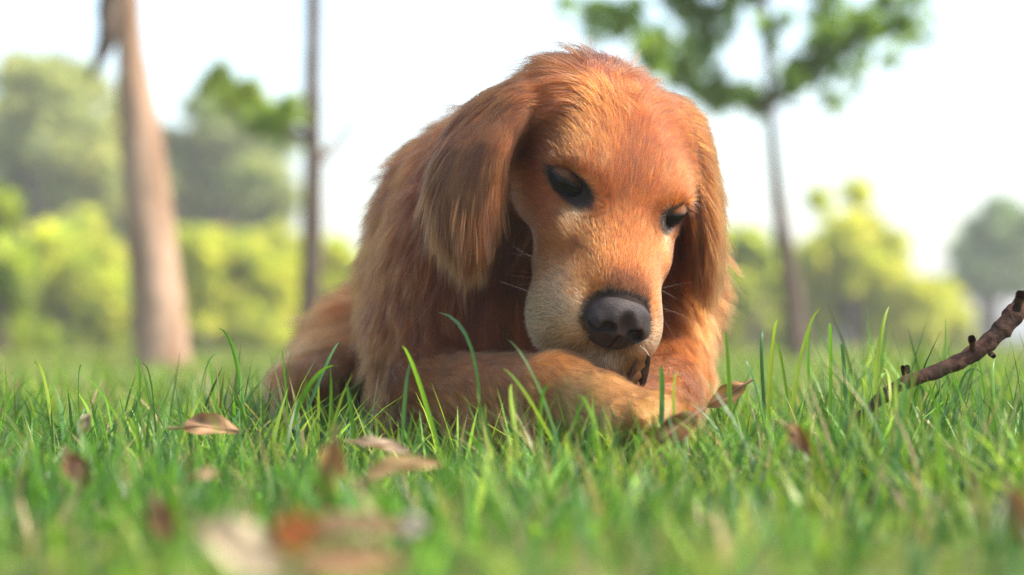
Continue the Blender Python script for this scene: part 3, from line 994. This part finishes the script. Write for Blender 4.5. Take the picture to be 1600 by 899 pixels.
for k in range(1, K):
    want = 0.0005 + 0.0012 * k / K + 0.0030 * long_ * (1 - 0.85 * np.clip(isear, 0, 1)) * k / K
    for _ in range(2):
        dd_ = field_at(pts[:, k])
        pts[:, k] += rn * np.clip(want - dd_, 0, 0.012)[:, None]
pts[..., 2] = np.maximum(pts[..., 2], 0.004)
r0 = (0.000075 + 0.00006 * long_ + 0.00003 * W[:, 8]) * (0.8 + 0.5 * rng.random(N)) * RAD_SCALE
rad = r0[:, None] * (1 - 0.80 * tt ** 2)[None, :]
cols = coat_colour(root, W)
lv = np.exp(rng.normal(size=nl)[own] * (.24 - .12 * W[:, 8]))[:, None]
iv = np.exp(rng.normal(size=N) * (0.22 + 0.05 * W[:, 8]))[:, None]
cols = cols * lv * iv
wh = W[:, 8] * smooth01(hh[:, 1], 3.5, 8.5) * smooth01(-hh[:, 2], 1.6, 4.0)
u_ = rng.random(N)
frost = (u_ < 0.52 * wh)[:, None]; brn = ((u_ > 0.52 * wh) & (u_ < 0.76 * wh))[:, None]; blk = ((u_ > 0.76 * wh) & (u_ < 0.84 * wh))[:, None]
cols = np.where(frost, np.array((.84, .74, .60)) * iv ** .5, cols); cols = np.where(brn, np.array((.42, .25, .13)) * iv, cols); cols = np.where(blk, np.array((.12, .09, .07)), cols)
cols = cols * (1 - .35 * edge_)[:, None]  # darkens near ear's rear fringe in colour to offset light shining through it
pale = (rng.random(N) < 0.09 + 0.10 * W[:, 8] * smooth01(hh[:, 1], -4, 2))[:, None]
cols = np.where(pale, cols * 0.5 + np.array((.70, .55, .38)) * 0.5, cols)
cols = np.clip(cols ** 1.52 * np.array((.385, .335, .262)), 0.004, 0.9)
head_m = W[:, 8] > 0.5
ear_m = (isear > 0.5) & ~head_m
leg_m = (W[:, [5, 6, 7]].sum(1) > 0.5) & ~head_m & ~ear_m
body_m = ~(head_m | ear_m | leg_m)
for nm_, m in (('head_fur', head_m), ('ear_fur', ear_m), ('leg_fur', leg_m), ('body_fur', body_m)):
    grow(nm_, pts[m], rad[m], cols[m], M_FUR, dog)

# --- whiskers, lashes and stray hairs
wp, wr, wc = [], [], []
def strand(p0, d, L, r, col, sag=0.35, K=7):
    q = np.array(p0, float); d = unit(np.array(d, float)); o = [q.copy()]
    for k in range(1, K):
        d = unit(d + np.array((0, 0, -1.0)) * sag * 0.22)
        q = q + d * L / (K - 1); o.append(q.copy())
    wp.append(o); wr.append(r * np.linspace(1, 0.3, K)); wc.append(col)
for s in (-1, 1):
    for i in range(13):
        f, d = rng.uniform(5.0, 9.0), rng.uniform(-5.6, -3.0)
        p0 = H(s * rng.uniform(3.7, 4.1), f, d)
        dr = HL * s * rng.uniform(.6, 1.2) - HF * rng.uniform(-.3, .7) - HD * rng.uniform(-.2, .9) + rng.normal(size=3) * .25
        strand(p0, dr, rng.uniform(.020, .048), .00007, (.34, .24, .15), rng.uniform(0, .35))
    for i in range(8):                                    # brow and lashes
        p0 = H(s * rng.uniform(3.6, 5.2), -1.0 + rng.uniform(-.3, .2), .55 + rng.uniform(-.2, .3))
        dr = HL * s * rng.uniform(.0, .7) + HF * rng.uniform(.3, 1) + HD * rng.uniform(.2, .6)
        strand(p0, dr, rng.uniform(.007, .013), .00008, (.45, .28, .15), .9)
    for i in range(10):
        p0 = H(s * rng.uniform(5.0, 5.9), rng.uniform(-2.5, -0.3), rng.uniform(-.6, .8))
        strand(p0, HL * s + HF * rng.uniform(-.3, .4) + HD * rng.uniform(-.2, .3), rng.uniform(.008, .016), .00009, (.55, .38, .24), .5)
grow('whiskers', np.array(wp), np.array(wr), np.array(wc), M_FUR, dog)


# --- nose: a fine mesh of its own
def nose_field(h):
    l, f, d = h[..., 0], h[..., 1], h[..., 2]
    e = lambda c, r: sd_ellipsoid(h, c, r)
    F = e((0, 10.6, -2.35), (2.35, 1.40, 1.50))
    F = smin(F, e((0, 11.4, -2.35), (1.75, 1.15, 1.10)), 0.45)
    for s in (-1, 1):
        F = smin(F, e((s * 1.55, 11.0, -2.85), (1.05, 1.30, 1.05)), 0.30)
    F = smin(F, e((0, 11.3, -3.7), (0.95, 0.95, 0.95)), 0.4)
    F = smin(F, e((0, 10.9, -4.5), (2.0, 1.1, 0.8)), 0.5)            # dark upper lip
    F = smax(F, -e((0, 12.9, -1.3), (0.9, 1.3, 1.5)), 0.5)             # shallow dip in the middle
    for s in (-1, 1):
        F = smax(F, -e((s * 1.10, 12.35, -2.55), (0.62, 1.30, 0.60)), 0.20)     # nostril
        F = smax(F, -e((s * 1.85, 12.05, -3.05), (0.80, 0.85, 0.28)), 0.15)     # its slit
    g = np.maximum(np.abs(l) - 0.06, np.maximum(d + 2.9, -(d + 5.2)))
    F = smax(F, -np.maximum(g, 11.0 - f + 0.0 * g), 0.16)                        # groove
    return F


ax_l = np.linspace(-3.2, 3.2, 92, dtype=np.float32); ax_f = np.linspace(8.5, 13.2, 70, dtype=np.float32); ax_d = np.linspace(-5.6, -0.2, 80, dtype=np.float32)
g = np.stack(np.meshgrid(ax_l, ax_f, ax_d, indexing='ij'), -1)
nv, nq = surface_nets(nose_field(g), ax_l, ax_f, ax_d)
if np.linalg.det(HM) < 0: nq = nq[:, ::-1]
mesh_obj('nose', HO + (nv * 0.01) @ HM.T, nq, M_NOSE, dog)

# --- eyes and lids
def sphere_patch(c, r, axis3, up, el0, el1, az, nu=28, nvv=14):
    """Part of a ball between two lid edges; axis3 = where the eye looks, up = towards the brow. el0/el1 are functions of azimuth."""
    right = unit(np.cross(axis3, up))
    V, Q = [], []
    for i in range(nu + 1):
        a = -az + 2 * az * i / nu
        e0, e1 = el0(a), el1(a)
        for j in range(nvv + 1):
            e = e0 + (e1 - e0) * j / nvv
            V.append(c + r * (math.cos(e) * math.cos(a) * axis3 + 1.28 * math.cos(e) * math.sin(a) * right + 0.84 * math.sin(e) * up))
    for i in range(nu):
        for j in range(nvv):
            q = i * (nvv + 1) + j
            Q.append((q, q + 1, q + nvv + 2, q + nvv + 1))
    return np.array(V), np.array(Q)


lid_p, lid_r, lid_c = [], [], []
for el, ef, e_d in EYES:
    s = 1 if el > 0 else -1
    c = H(el - s * 0.22, ef + 0.03, e_d - 0.18)
    ax3 = unit(HM @ np.array((s * .42, .78, .46)))
    inner = HM @ np.array((-s * .96, .24, 0)); inner = unit(inner - ax3 * (inner @ ax3))
    up = np.cross(ax3, inner); up = up if up @ HD > 0 else -up
    right = unit(np.cross(ax3, up))
    out = 1.0 if right @ HL * s > 0 else -1.0                      # azimuth sign towards the outer corner
    V, Q = sphere_patch(c, 0.0128, ax3, up, lambda a: -1.5, lambda a: 1.5, math.pi, 40, 20)
    mesh_obj('eye', V, Q, M_EYE, dog)
    cosw = lambda a: math.cos(min(1.0, abs(a)) / 1.0 * math.pi / 2)
    hi = lambda a: 0.06 * cosw(a) + 0.02
    lo = lambda a: -0.36 * cosw(a + 0.2 * out) + 0.02
    V, Q = sphere_patch(c, 0.0137, ax3, up, hi, lambda a: 1.45, 2.2)
    mesh_obj('eyelid', V, Q, M_LID, dog)
    V, Q = sphere_patch(c, 0.0136, ax3, up, lo, lambda a: -1.45, 2.2)
    mesh_obj('eyelid', V, Q, M_LID, dog)
    for i in range(5200):
        a = rng.uniform(-1.7, 1.7)
        upper = i < 3800
        e0 = hi(a) if upper else lo(a)
        g = rng.random() ** 0.8
        e = e0 + (0.05 + 1.0 * g if upper else -0.30 - 0.16 * max(0, -a * out) - 0.8 * g)
        nrm = math.cos(e) * math.cos(a) * ax3 + math.cos(e) * math.sin(a) * right + math.sin(e) * up
        tu = -math.sin(e) * (math.cos(a) * ax3 + math.sin(a) * right) + math.cos(e) * up
        ta = (-math.sin(a) * ax3 + math.cos(a) * right) * out
        d = ta * 0.8 + (tu * 0.55 if upper else -tu * 0.75) + nrm * 0.35 + rng.normal(size=3) * 0.15
        d = unit(d)
        p0 = c + 0.01375 * (math.cos(e) * math.cos(a) * ax3 + 1.28 * math.cos(e) * math.sin(a) * right + 0.84 * math.sin(e) * up)
        L = (0.0025 + 0.0035 * g) * rng.uniform(.7, 1.3)
        t = np.linspace(0, 1, 5)[:, None]
        lid_p.append(p0 + d * L * t - nrm * (t ** 2) * L * 0.10)
        lid_r.append(0.00008 * np.linspace(1, .3, 5))
        w = min(1, max(0, (g - (0.05 if upper else 0.22)) / (0.14 if upper else 0.35)))
        lid_c.append((np.array((.012, .008, .007)) * (1 - w) + np.array((.10, .034, .011)) * w) * rng.uniform(.7, 1.3))
grow('eyelid_fur', np.array(lid_p), np.array(lid_r), np.array(lid_c), M_FUR, dog)

# ------------------------------------------------------------------ grass
M_GRASS = leafy('grass_blade', trans=0.42, rough=0.42, spec=0.35, tint=(1.05, 1.15, 0.7))
dog_prims = [q for q in prims if q[0] not in ('head', 'ear_near', 'ear_far', 'neck')]


def inside_dog(x, y, z, margin):
    p = np.stack((x, y, np.full(len(x), z)), 1).astype(np.float32)
    d = np.full(len(x), 1.0)
    for region, fn, lo, hi, k in dog_prims:
        m = np.all((p > lo - 0.03) & (p < hi + 0.03), 1)
        if m.any(): d[m] = np.minimum(d[m], fn(p[m]))
    return d < margin


def blades(root, az, L, w, lean, curve, K=5, twist=None):
    """Curved grass blades as ribbons with a point; returns verts, quads."""
    N = len(root)
    t = np.linspace(0, 1, K)
    dirh = np.stack((np.cos(az), np.sin(az), np.zeros(N)), 1)
    ang = lean[:, None] + curve[:, None] * t[None]                  # tilt from upright along the blade
    seg = L[:, None] / (K - 1)
    am = (ang[:, 1:] + ang[:, :-1]) / 2
    hx = np.concatenate((np.zeros((N, 1)), np.cumsum(np.sin(am) * seg, 1)), 1)
    hz = np.concatenate((np.zeros((N, 1)), np.cumsum(np.cos(am) * seg, 1)), 1)
    c = root[:, None] + dirh[:, None] * hx[..., None]
    c[..., 2] += hz
    tw = np.zeros(N) if twist is None else twist
    side0 = np.stack((-np.sin(az + tw), np.cos(az + tw), np.zeros(N)), 1)
    prof = np.clip(np.array([0.55, 0.95, 1.0, 0.75, 0.5, 0.06]) if K == 6 else np.interp(t, [0, .25, .55, .8, 1], [.6, 1, .95, .6, .05]), 0.04, 1)
    off = side0[:, None] * (w[:, None] * prof[None] * 0.5)[..., None]
    V = np.stack((c - off, c + off), 2).reshape(N, K * 2, 3)
    V[..., 2] = np.maximum(V[..., 2], 0.002)
    base = (np.arange(N) * K * 2)[:, None, None]
    q = np.array([(2 * i, 2 * i + 1, 2 * i + 3, 2 * i + 2) for i in range(K - 1)])[None]
    return V.reshape(-1, 3), (base + q).reshape(-1, 4)


n_h, n_c = Noise(21, 22), Noise(22, 12)
GREENS = np.array([(.085, .200, .018), (.120, .260, .024), (.048, .122, .020), (.060, .145, .036), (.180, .315, .028), (.265, .350, .040)])


def grass_patch(name, y0, y1, dens, hmin, hmax, wmin, wmax, spread=0.14, seed=1, yellow=0.0, fine=0.42, K=5):
    r_ = np.random.default_rng(seed)
    area = 0.42 * (y1 ** 2 - y0 ** 2) / 2 + spread * 2 * (y1 - y0)
    N = int(area * dens)
    y = np.sqrt(r_.uniform(y0 ** 2, y1 ** 2, N)) if y1 > 2 * y0 or True else r_.uniform(y0, y1, N)
    x = (r_.random(N) * 2 - 1) * (0.212 * y + spread)
    # tufts: pull part of the blades together
    nt = max(4, N // 14)
    k = r_.integers(0, nt, N)
    tx, ty = x[:nt][k], y[:nt][k]
    pull = (r_.random(N) < 0.6) * r_.uniform(.5, .96, N) * (np.hypot(tx - x, ty - y) < 9)
    near = 0.010 + 0.004 * y
    x = np.where(pull > 0, tx + r_.normal(size=N) * near, x); y = np.where(pull > 0, ty + r_.normal(size=N) * near, y)
    ok = (~inside_dog(x, y, 0.02, 0.004)) & (y > y0 - 0.05)
    x, y = x[ok], y[ok]; N = len(x)
    root = np.stack((x, y, np.full(N, -0.003)), 1)
    hn = n_h(root)[:, 0]; cn = n_c(root)
    L = (hmin + (hmax - hmin) * r_.random(N) ** 1.5) * (1 + 0.42 * hn)
    uu = 800 + x / y * FPX
    L = L * np.where(y > 1.35, 1 - 0.14 * smooth01(uu, 470, 620) * smooth01(-uu, -1110, -1040) - 0.06 * smooth01(-uu, -470, -380) + 0.12 * smooth01(uu, 1100, 1180) + 0.25 * smooth01(uu, 1290, 1330) * smooth01(-uu, -1460, -1400), 1) * 0.92
    L = np.clip(L, 0.012, None)
    fi = r_.random(N) < fine
    w = r_.uniform(wmin, wmax, N) * np.where(fi, 0.42, .92)
    az = r_.uniform(0, 6.283, N)
    lean = np.abs(r_.normal(size=N)) * 0.38
    curve = np.abs(r_.normal(size=N)) * 0.75 + 0.1
    flat = r_.random(N) < 0.30
    lean = np.where(flat, r_.uniform(.7, 1.35, N), lean)
    V, Q = blades(root, az, L, w, lean, curve, K, r_.normal(size=N) * 0.7)
    g = np.clip((0.5 + 0.32 * cn[:, 0] + r_.normal(size=N) * .28), 0, .999)
    col = GREENS[(g * len(GREENS)).astype(int)]
    col = col * np.exp(r_.normal(size=(N, 1)) * .34 - .05)
    col = col * (1 - yellow) + np.array((.30, .30, .05)) * yellow
    dry = r_.random(N) < 0.085 + 0.04 * np.clip(cn[:, 1], 0, 1)
    col[dry] = np.array((.38, .28, .13)) * r_.uniform(.6, 1.2, (dry.sum(), 1))
    o = mesh_obj(name, V, Q, M_GRASS, attrs={'col': ('POINT', np.repeat(np.clip(col, .01, .7), 2 * K, 0))})
    return tag(o, kind='stuff')


grass_patch('grass', 0.70, 1.15, 5500, .022, .052, .0026, .0050, seed=1)
grass_patch('grass', 1.15, 1.40, 11000, .024, .060, .0022, .0046, seed=6)
grass_patch('grass', 1.40, 1.70, 21000, .030, .078, .0017, .0038, seed=2, K=6)
grass_patch('grass', 1.70, 2.6, 15000, .032, .094, .0018, .0038, seed=3, spread=.2)
grass_patch('grass', 2.6, 6.0, 5000, .026, .075, .003, .006, seed=4, spread=.3, yellow=.25, K=4)
grass_patch('grass', 6.0, 16.0, 700, .03, .06, .010, .02, seed=5, spread=.5, yellow=.5, K=4)

# taller single blades that stand out against the dog and the far lawn: foot, bend and tip in the photo, depth
hero = [(745, 660, 740, 560, 684, 488, 1.66, 4.0), (700, 655, 655, 600, 628, 540, 1.68, 4.5), (626, 680, 632, 620, 642, 566, 1.66, 4.5), (890, 655, 840, 600, 790, 528, 1.62, 3.0), (900, 668, 830, 630, 785, 575, 1.60, 3.0),
        (385, 640, 372, 575, 341, 512, 1.80, 4.0), (430, 660, 480, 610, 530, 572, 1.74, 5.0), (440, 670, 500, 590, 530, 535, 1.76, 4.0), (455, 650, 445, 590, 438, 545, 1.82, 2.5), (1028, 640, 1034, 610, 1030, 575, 1.66, 4.5),
        (1145, 640, 1138, 580, 1133, 515, 1.74, 4.0), (1195, 620, 1205, 560, 1215, 500, 1.85, 4.0), (1225, 630, 1250, 560, 1282, 480, 1.80, 4.5), (1295, 610, 1297, 550, 1296, 510, 1.82, 4.0), (1355, 615, 1372, 550, 1390, 478, 1.80, 5.0),
        (1370, 640, 1362, 600, 1340, 570, 1.78, 3.5), (1210, 640, 1180, 600, 1160, 560, 1.78, 3.5), (1325, 610, 1318, 570, 1312, 545, 1.80, 3.5), (1200, 640, 1190, 560, 1195, 520, 1.9, 3.5), (1240, 620, 1222, 570, 1205, 540, 1.88, 3.0),
        (1270, 620, 1262, 560, 1268, 515, 1.84, 3.0), (90, 640, 72, 600, 48, 568, 1.78, 3.5), (205, 620, 218, 590, 200, 560, 1.80, 3.0), (130, 640, 122, 605, 130, 572, 1.8, 3.0), (300, 620, 318, 585, 350, 556, 1.82, 3.5), (245, 630, 235, 595, 215, 575, 1.82, 3.0),
        (1480, 640, 1500, 600, 1535, 585, 1.78, 3.0), (1385, 660, 1392, 620, 1380, 575, 1.70, 4.0), (1365, 660, 1372, 615, 1388, 585, 1.71, 4.0), (1402, 660, 1400, 625, 1412, 590, 1.70, 3.5), (1350, 660, 1352, 625, 1345, 592, 1.70, 4.0), (1420, 665, 1416, 630, 1405, 600, 1.69, 3.5), (1340, 670, 1330, 630, 1322, 598, 1.70, 3.5), (1375, 680, 1380, 640, 1370, 600, 1.68, 4.0), (1560, 640, 1552, 600, 1556, 560, 1.80, 3.0), (1435, 660, 1425, 620, 1422, 575, 1.78, 3.0), (820, 690, 800, 640, 800, 600, 1.60, 3.5), (950, 690, 925, 650, 900, 620, 1.58, 4.0), (1060, 660, 1052, 620, 1060, 585, 1.64, 3.0), (560, 690, 548, 640, 540, 600, 1.68, 4.0), (850, 680, 845, 640, 862, 600, 1.62, 3.5)]
hv, hq, hc_ = [], [], []
off_ = 0
for (u0, v0, u1, v1, u2, v2, Y, wmm) in hero:
    a_, b_, c_ = P(u0, v0 + 40, Y), P(u1, v1, Y + rng.normal() * .01), P(u2, v2, Y + rng.normal() * .025)
    a_[2] = min(a_[2], 0.0)
    Kh = 10
    t = np.linspace(0, 1, Kh)[:, None]
    b2 = 2 * b_ - (a_ + c_) / 2
    q = (1 - t) ** 2 * a_ + 2 * t * (1 - t) * b2 + t ** 2 * c_
    side = unit(np.array((1.0, rng.normal() * 1.0, rng.normal() * .2)))
    tang = unit(np.gradient(q, axis=0))
    side = unit(side - tang * (tang @ side)[:, None])
    nrm = np.cross(tang, side)
    wd = (wmm * .00085 * np.interp(t[:, 0], [0, .3, .6, .85, 1], [.7, 1, .9, .55, .04]))[:, None] * .5
    V = np.stack((q - side * wd + nrm * wd * .35, q, q + side * wd + nrm * wd * .35), 1).reshape(-1, 3)
    Q = [(3 * i + j, 3 * i + j + 1, 3 * i + j + 4, 3 * i + j + 3) for i in range(Kh - 1) for j in (0, 1)]
    hv.append(V); hq.append(np.array(Q) + off_); off_ += len(V)
    hc_.append(np.tile(GREENS[rng.integers(0, 6)] * rng.uniform(.9, 1.3), (len(V), 1)))
tag(mesh_obj('grass', np.concatenate(hv), np.concatenate(hq), M_GRASS, attrs={'col': ('POINT', np.concatenate(hc_))}), kind='stuff')

# ------------------------------------------------------------------ fallen leaves
M_DRY = leafy('dry_leaf', trans=0.25, rough=0.6, spec=0.2, tint=(1.1, .9, .6))
M_RIB = principled('leaf_rib', (.22, .12, .06), .7)


def fallen_leaf(label, u, v, Y, length, width, col, along, normal, curl=0.5, fold=0.25, seed=0, group='dry leaves fallen in the grass'):
    """A dry leaf: pointed oval blade, rolled edges, a midrib and a stalk."""
    r_ = np.random.default_rng(seed)
    c = P(u, v, Y)
    t = empty('fallen_leaf', c); tag(t, label, 'leaf', group)
    a = unit(np.array(along, float)); n = np.array(normal, float); n = unit(n - a * (a @ n)); b = np.cross(n, a)
    nu, nv_ = 18, 9
    S = np.linspace(0, 1, nu); T = np.linspace(-1, 1, nv_)
    V, C = [], []
    ph = r_.uniform(0, 6, 4)
    spot = Noise(seed + 70, 260)
    for s_ in S:
        hw = width * .5 * (math.sin(math.pi * s_ ** .85) ** .8 + .02) * (1 + .06 * math.sin(17 * s_ + ph[0]))
        ang = curl * (s_ - .5)
        for t_ in T:
            x = length * (math.sin(curl * (s_ - .5)) / curl if curl else s_ - .5)
            z = -length * (1 - math.cos(ang)) / max(curl, 1e-3) * .9
            roll = fold * 2.0
            yy = hw * math.sin(roll * t_) / max(roll, 1e-3)
            zz = hw * (1 - math.cos(roll * t_)) / max(roll, 1e-3) + .0012 * math.sin(9 * s_ + 4 * t_ + ph[1])
            V.append(c + a * x + b * yy + n * (z + zz)); C.append(col)
    V = np.array(V); C = np.array(C) * (1 + .35 * spot(V)[:, :1] + .2 * Noise(seed + 71, 700)(V)[:, :1])
    Q = np.array([(i * nv_ + j, i * nv_ + j + 1, (i + 1) * nv_ + j + 1, (i + 1) * nv_ + j) for i in range(nu - 1) for j in range(nv_ - 1)])
    bl = mesh_obj('leaf_blade', V, Q, M_DRY, t, attrs={'col': ('POINT', np.clip(C, .01, .8))})
    mid = V.reshape(nu, nv_, 3)[:, nv_ // 2] + n * .0003
    stalk = [mid[0] - a * length * .16 - n * .001] + list(mid)
    v_, q_ = tube(stalk, np.linspace(.0011, .0003, len(stalk)), 6, .05, seed)
    mesh_obj('midrib', v_, q_, M_RIB, t)
    return t


BROWN, TAN, PALE, RUST, DARK = (.24, .115, .06), (.36, .20, .11), (.58, .43, .33), (.42, .12, .02), (.12, .055, .035)
fallen_leaf('curled brown leaf lying in the grass left of the dog, below the leaning trunk', 330, 668, 1.64, .044, .020, (0.313, 0.177, 0.090), (1, .1, -.08), (-.1, -.75, .55), .7, .5, 1)
fallen_leaf('narrow brown leaf standing upright in the grass, left of the dog', 514, 742, 1.26, .040, .017, (0.276, 0.146, 0.057), (-.15, .2, -1), (.2, -1, 0), .4, .5, 2)
fallen_leaf('twisted tan leaf lying slanted in front of the near elbow', 628, 730, 1.34, .048, .016, (0.331, 0.208, 0.090), (1, .15, .22), (-.1, -.6, .75), 1.0, .45, 3)
fallen_leaf('large whitish blurred leaf close to the camera at lower left', 384, 858, .86, .036, .020, (0.386, 0.312, 0.197), (.85, .1, -.5), (.1, -.8, .6), .5, .2, 4)
fallen_leaf('rust orange blurred leaf beside the whitish leaf close to the camera', 466, 832, .88, .019, .016, (0.331, 0.088, 0.008), (1, 0, .1), (0, -.85, .5), .3, .2, 5)
fallen_leaf('pinkish tan blurred leaf close to the camera, right of the rust orange leaf', 556, 822, .95, .044, .013, (0.331, 0.208, 0.107), (1, 0, .05), (0, -.7, .7), .5, .3, 6)
fallen_leaf('brown blurred leaf at the lower edge of the photo, lowest of all the leaves', 550, 880, .84, .044, .015, (0.276, 0.156, 0.074), (1, .1, .0), (0, -.7, .7), .5, .3, 7)
fallen_leaf('small whitish leaf in the grass, right of the pinkish tan leaf', 645, 822, 1.04, .016, .013, (0.423, 0.395, 0.295), (1, 0, .2), (0, -.8, .6), .3, .2, 8)
fallen_leaf('large brown leaf tilted up in front of the dog paws, dark at its tip', 1052, 672, 1.58, .042, .018, (0.120, 0.057, 0.021), (-.80, -.25, -.55), (.45, -.75, .45), .7, .45, 9)
fallen_leaf('tan leaf standing in the grass just right of the dog paws', 1135, 618, 1.76, .034, .016, (0.331, 0.187, 0.074), (-.8, .1, -.5), (.4, -.8, .4), .5, .4, 10)
fallen_leaf('dark brown leaf in the grass at the left, below the pale leaning trunk', 122, 735, 1.28, .022, .015, (0.147, 0.073, 0.033), (.5, 0, -.8), (.1, -.9, .3), .5, .4, 11)
fallen_leaf('small pale leaf between grass tips near the left edge', 133, 662, 1.58, .016, .010, (0.423, 0.343, 0.205), (.4, 0, .8), (0, -.9, .3), .4, .3, 12)
fallen_leaf('dark reddish leaf in the grass below the tall blades, right of the dog', 1248, 688, 1.45, .026, .014, (0.184, 0.083, 0.033), (.6, .2, -.7), (.2, -.9, .4), .6, .4, 13)
fallen_leaf('brown leaf cut off by the right edge of the photo', 1590, 808, 1.10, .030, .015, (0.258, 0.135, 0.066), (.3, .1, -.9), (-.3, -.9, .2), .5, .3, 14)
fallen_leaf('small tan leaf in the grass, left of the upright brown leaf', 322, 742, 1.30, .016, .009, (0.405, 0.291, 0.148), (1, .1, .1), (0, -.8, .6), .4, .3, 15)
fallen_leaf('greyish brown leaf lying flat in the grass under the near elbow', 600, 697, 1.48, .036, .014, (0.258, 0.187, 0.115), (1, .2, -.2), (0, -.5, .85), .5, .3, 16)
fallen_leaf('dark brown blurred leaf at the lower left, left of the whitish leaf', 255, 815, 1.08, .020, .012, (0.184, 0.094, 0.041), (.3, 0, -.9), (.1, -.9, .2), .5, .3, 17)

# ------------------------------------------------------------------ stick at the right
M_STICK = principled('stick_bark', (.075, .036, .022), .85, noise=70, color2=(.022, .012, .008), bump=(220, 1.0, .002), spec=.12)
st = empty('stick', P(1390, 610, 1.77)); tag(st, 'reddish brown crooked stick rising from the grass at the right edge', 'stick')
pth, pr = smooth_path([P(1335, 660, 1.775), P(1400, 605, 1.775), P(1470, 578, 1.785), P(1520, 553, 1.80), P(1560, 520, 1.81), P(1592, 484, 1.82), P(1640, 440, 1.84), P(1720, 385, 1.87)],
                      np.array((9, 10, 11.5, 13, 14.5, 16.5, 17, 15)) / FPX * 1.8, 60)
v_, q_ = tube(pth, pr * (1 + .07 * np.sin(np.arange(60) * 1.3)), 18, .05, 5)
mesh_obj('branch', v_, q_, M_STICK, st)
for (u, v, du, dv_, rp) in ((1520, 542, -2, -13, 6), (1421, 588, -4, -14, 4.5), (1413, 590, -3, -16, 3.5), (1589, 478, 6, -18, 8), (1547, 548, 5, 9, 4)):
    v_, q_ = tube(*smooth_path([P(u, v + 6, 1.795), P(u + du * .6, v + dv_ * .5, 1.79), P(u + du, v + dv_, 1.785)], np.array((rp, rp * .9, rp * 1.05)) / FPX * 1.8, 7), 9, .12, 7)
    mesh_obj('twig_stub', v_, q_, M_STICK, st)

# ------------------------------------------------------------------ chip of bark at the dog's lips
M_CHIP = principled('bark_chip', (.050, .026, .014), .9, noise=420, color2=(.012, .007, .005), bump=(900, 1.0, .001), spec=.05)
Yc = 1.752
ch = empty('bark_chip', P(1003, 575, Yc)); tag(ch, 'dark splintered bit of bark sticking out between the lips and the paw of the dog', 'bark chip')
rows = [(1003, 541, 1010, 545), (1010, 550, 1016, 554), (1010, 558, 1016, 562), (1007, 566, 1015, 569), (1008, 572, 1014, 575), (1000, 580, 1013, 583), (1003, 588, 1011, 591), (998, 595, 1009, 598), (1000, 603, 1005, 606)]
V, Q = [], []
for i, (ua, va, ub, vb) in enumerate(rows):
    for (u, v) in ((ua, va), (ub, vb)):
        for dy in (-.0012, .0012):
            V.append(P(u + rng.normal() * .6, v, Yc + dy + .0006 * math.sin(i * 2)))
for i in range(len(rows) - 1):
    a = 4 * i
    for (p, q) in ((0, 2), (2, 3), (3, 1), (1, 0)):
        Q.append((a + p, a + q, a + 4 + q, a + 4 + p))
Q += [(0, 1, 3, 2), (4 * len(rows) - 4, 4 * len(rows) - 2, 4 * len(rows) - 1, 4 * len(rows) - 3)]
mesh_obj('chip', np.array(V), np.array(Q), M_CHIP, ch, smooth=False)
v_, q_ = tube([P(996, 560, Yc), P(990, 576, Yc - .001), P(984, 590, Yc - .002)], np.array((1.4, 2.8, 1.6)) / FPX * Yc, 6, .2, 3)
mesh_obj('splinter', v_, q_, M_CHIP, ch)
v_, q_ = tube([P(1000, 540, Yc), P(1008, 547, Yc - .002), P(1014, 556, Yc - .001)], np.array((.8, 1.2, .9)) / FPX * Yc, 6, .2, 4)
mesh_obj('splinter', v_, q_, principled('pale_wood', (.42, .30, .19), .7), ch)
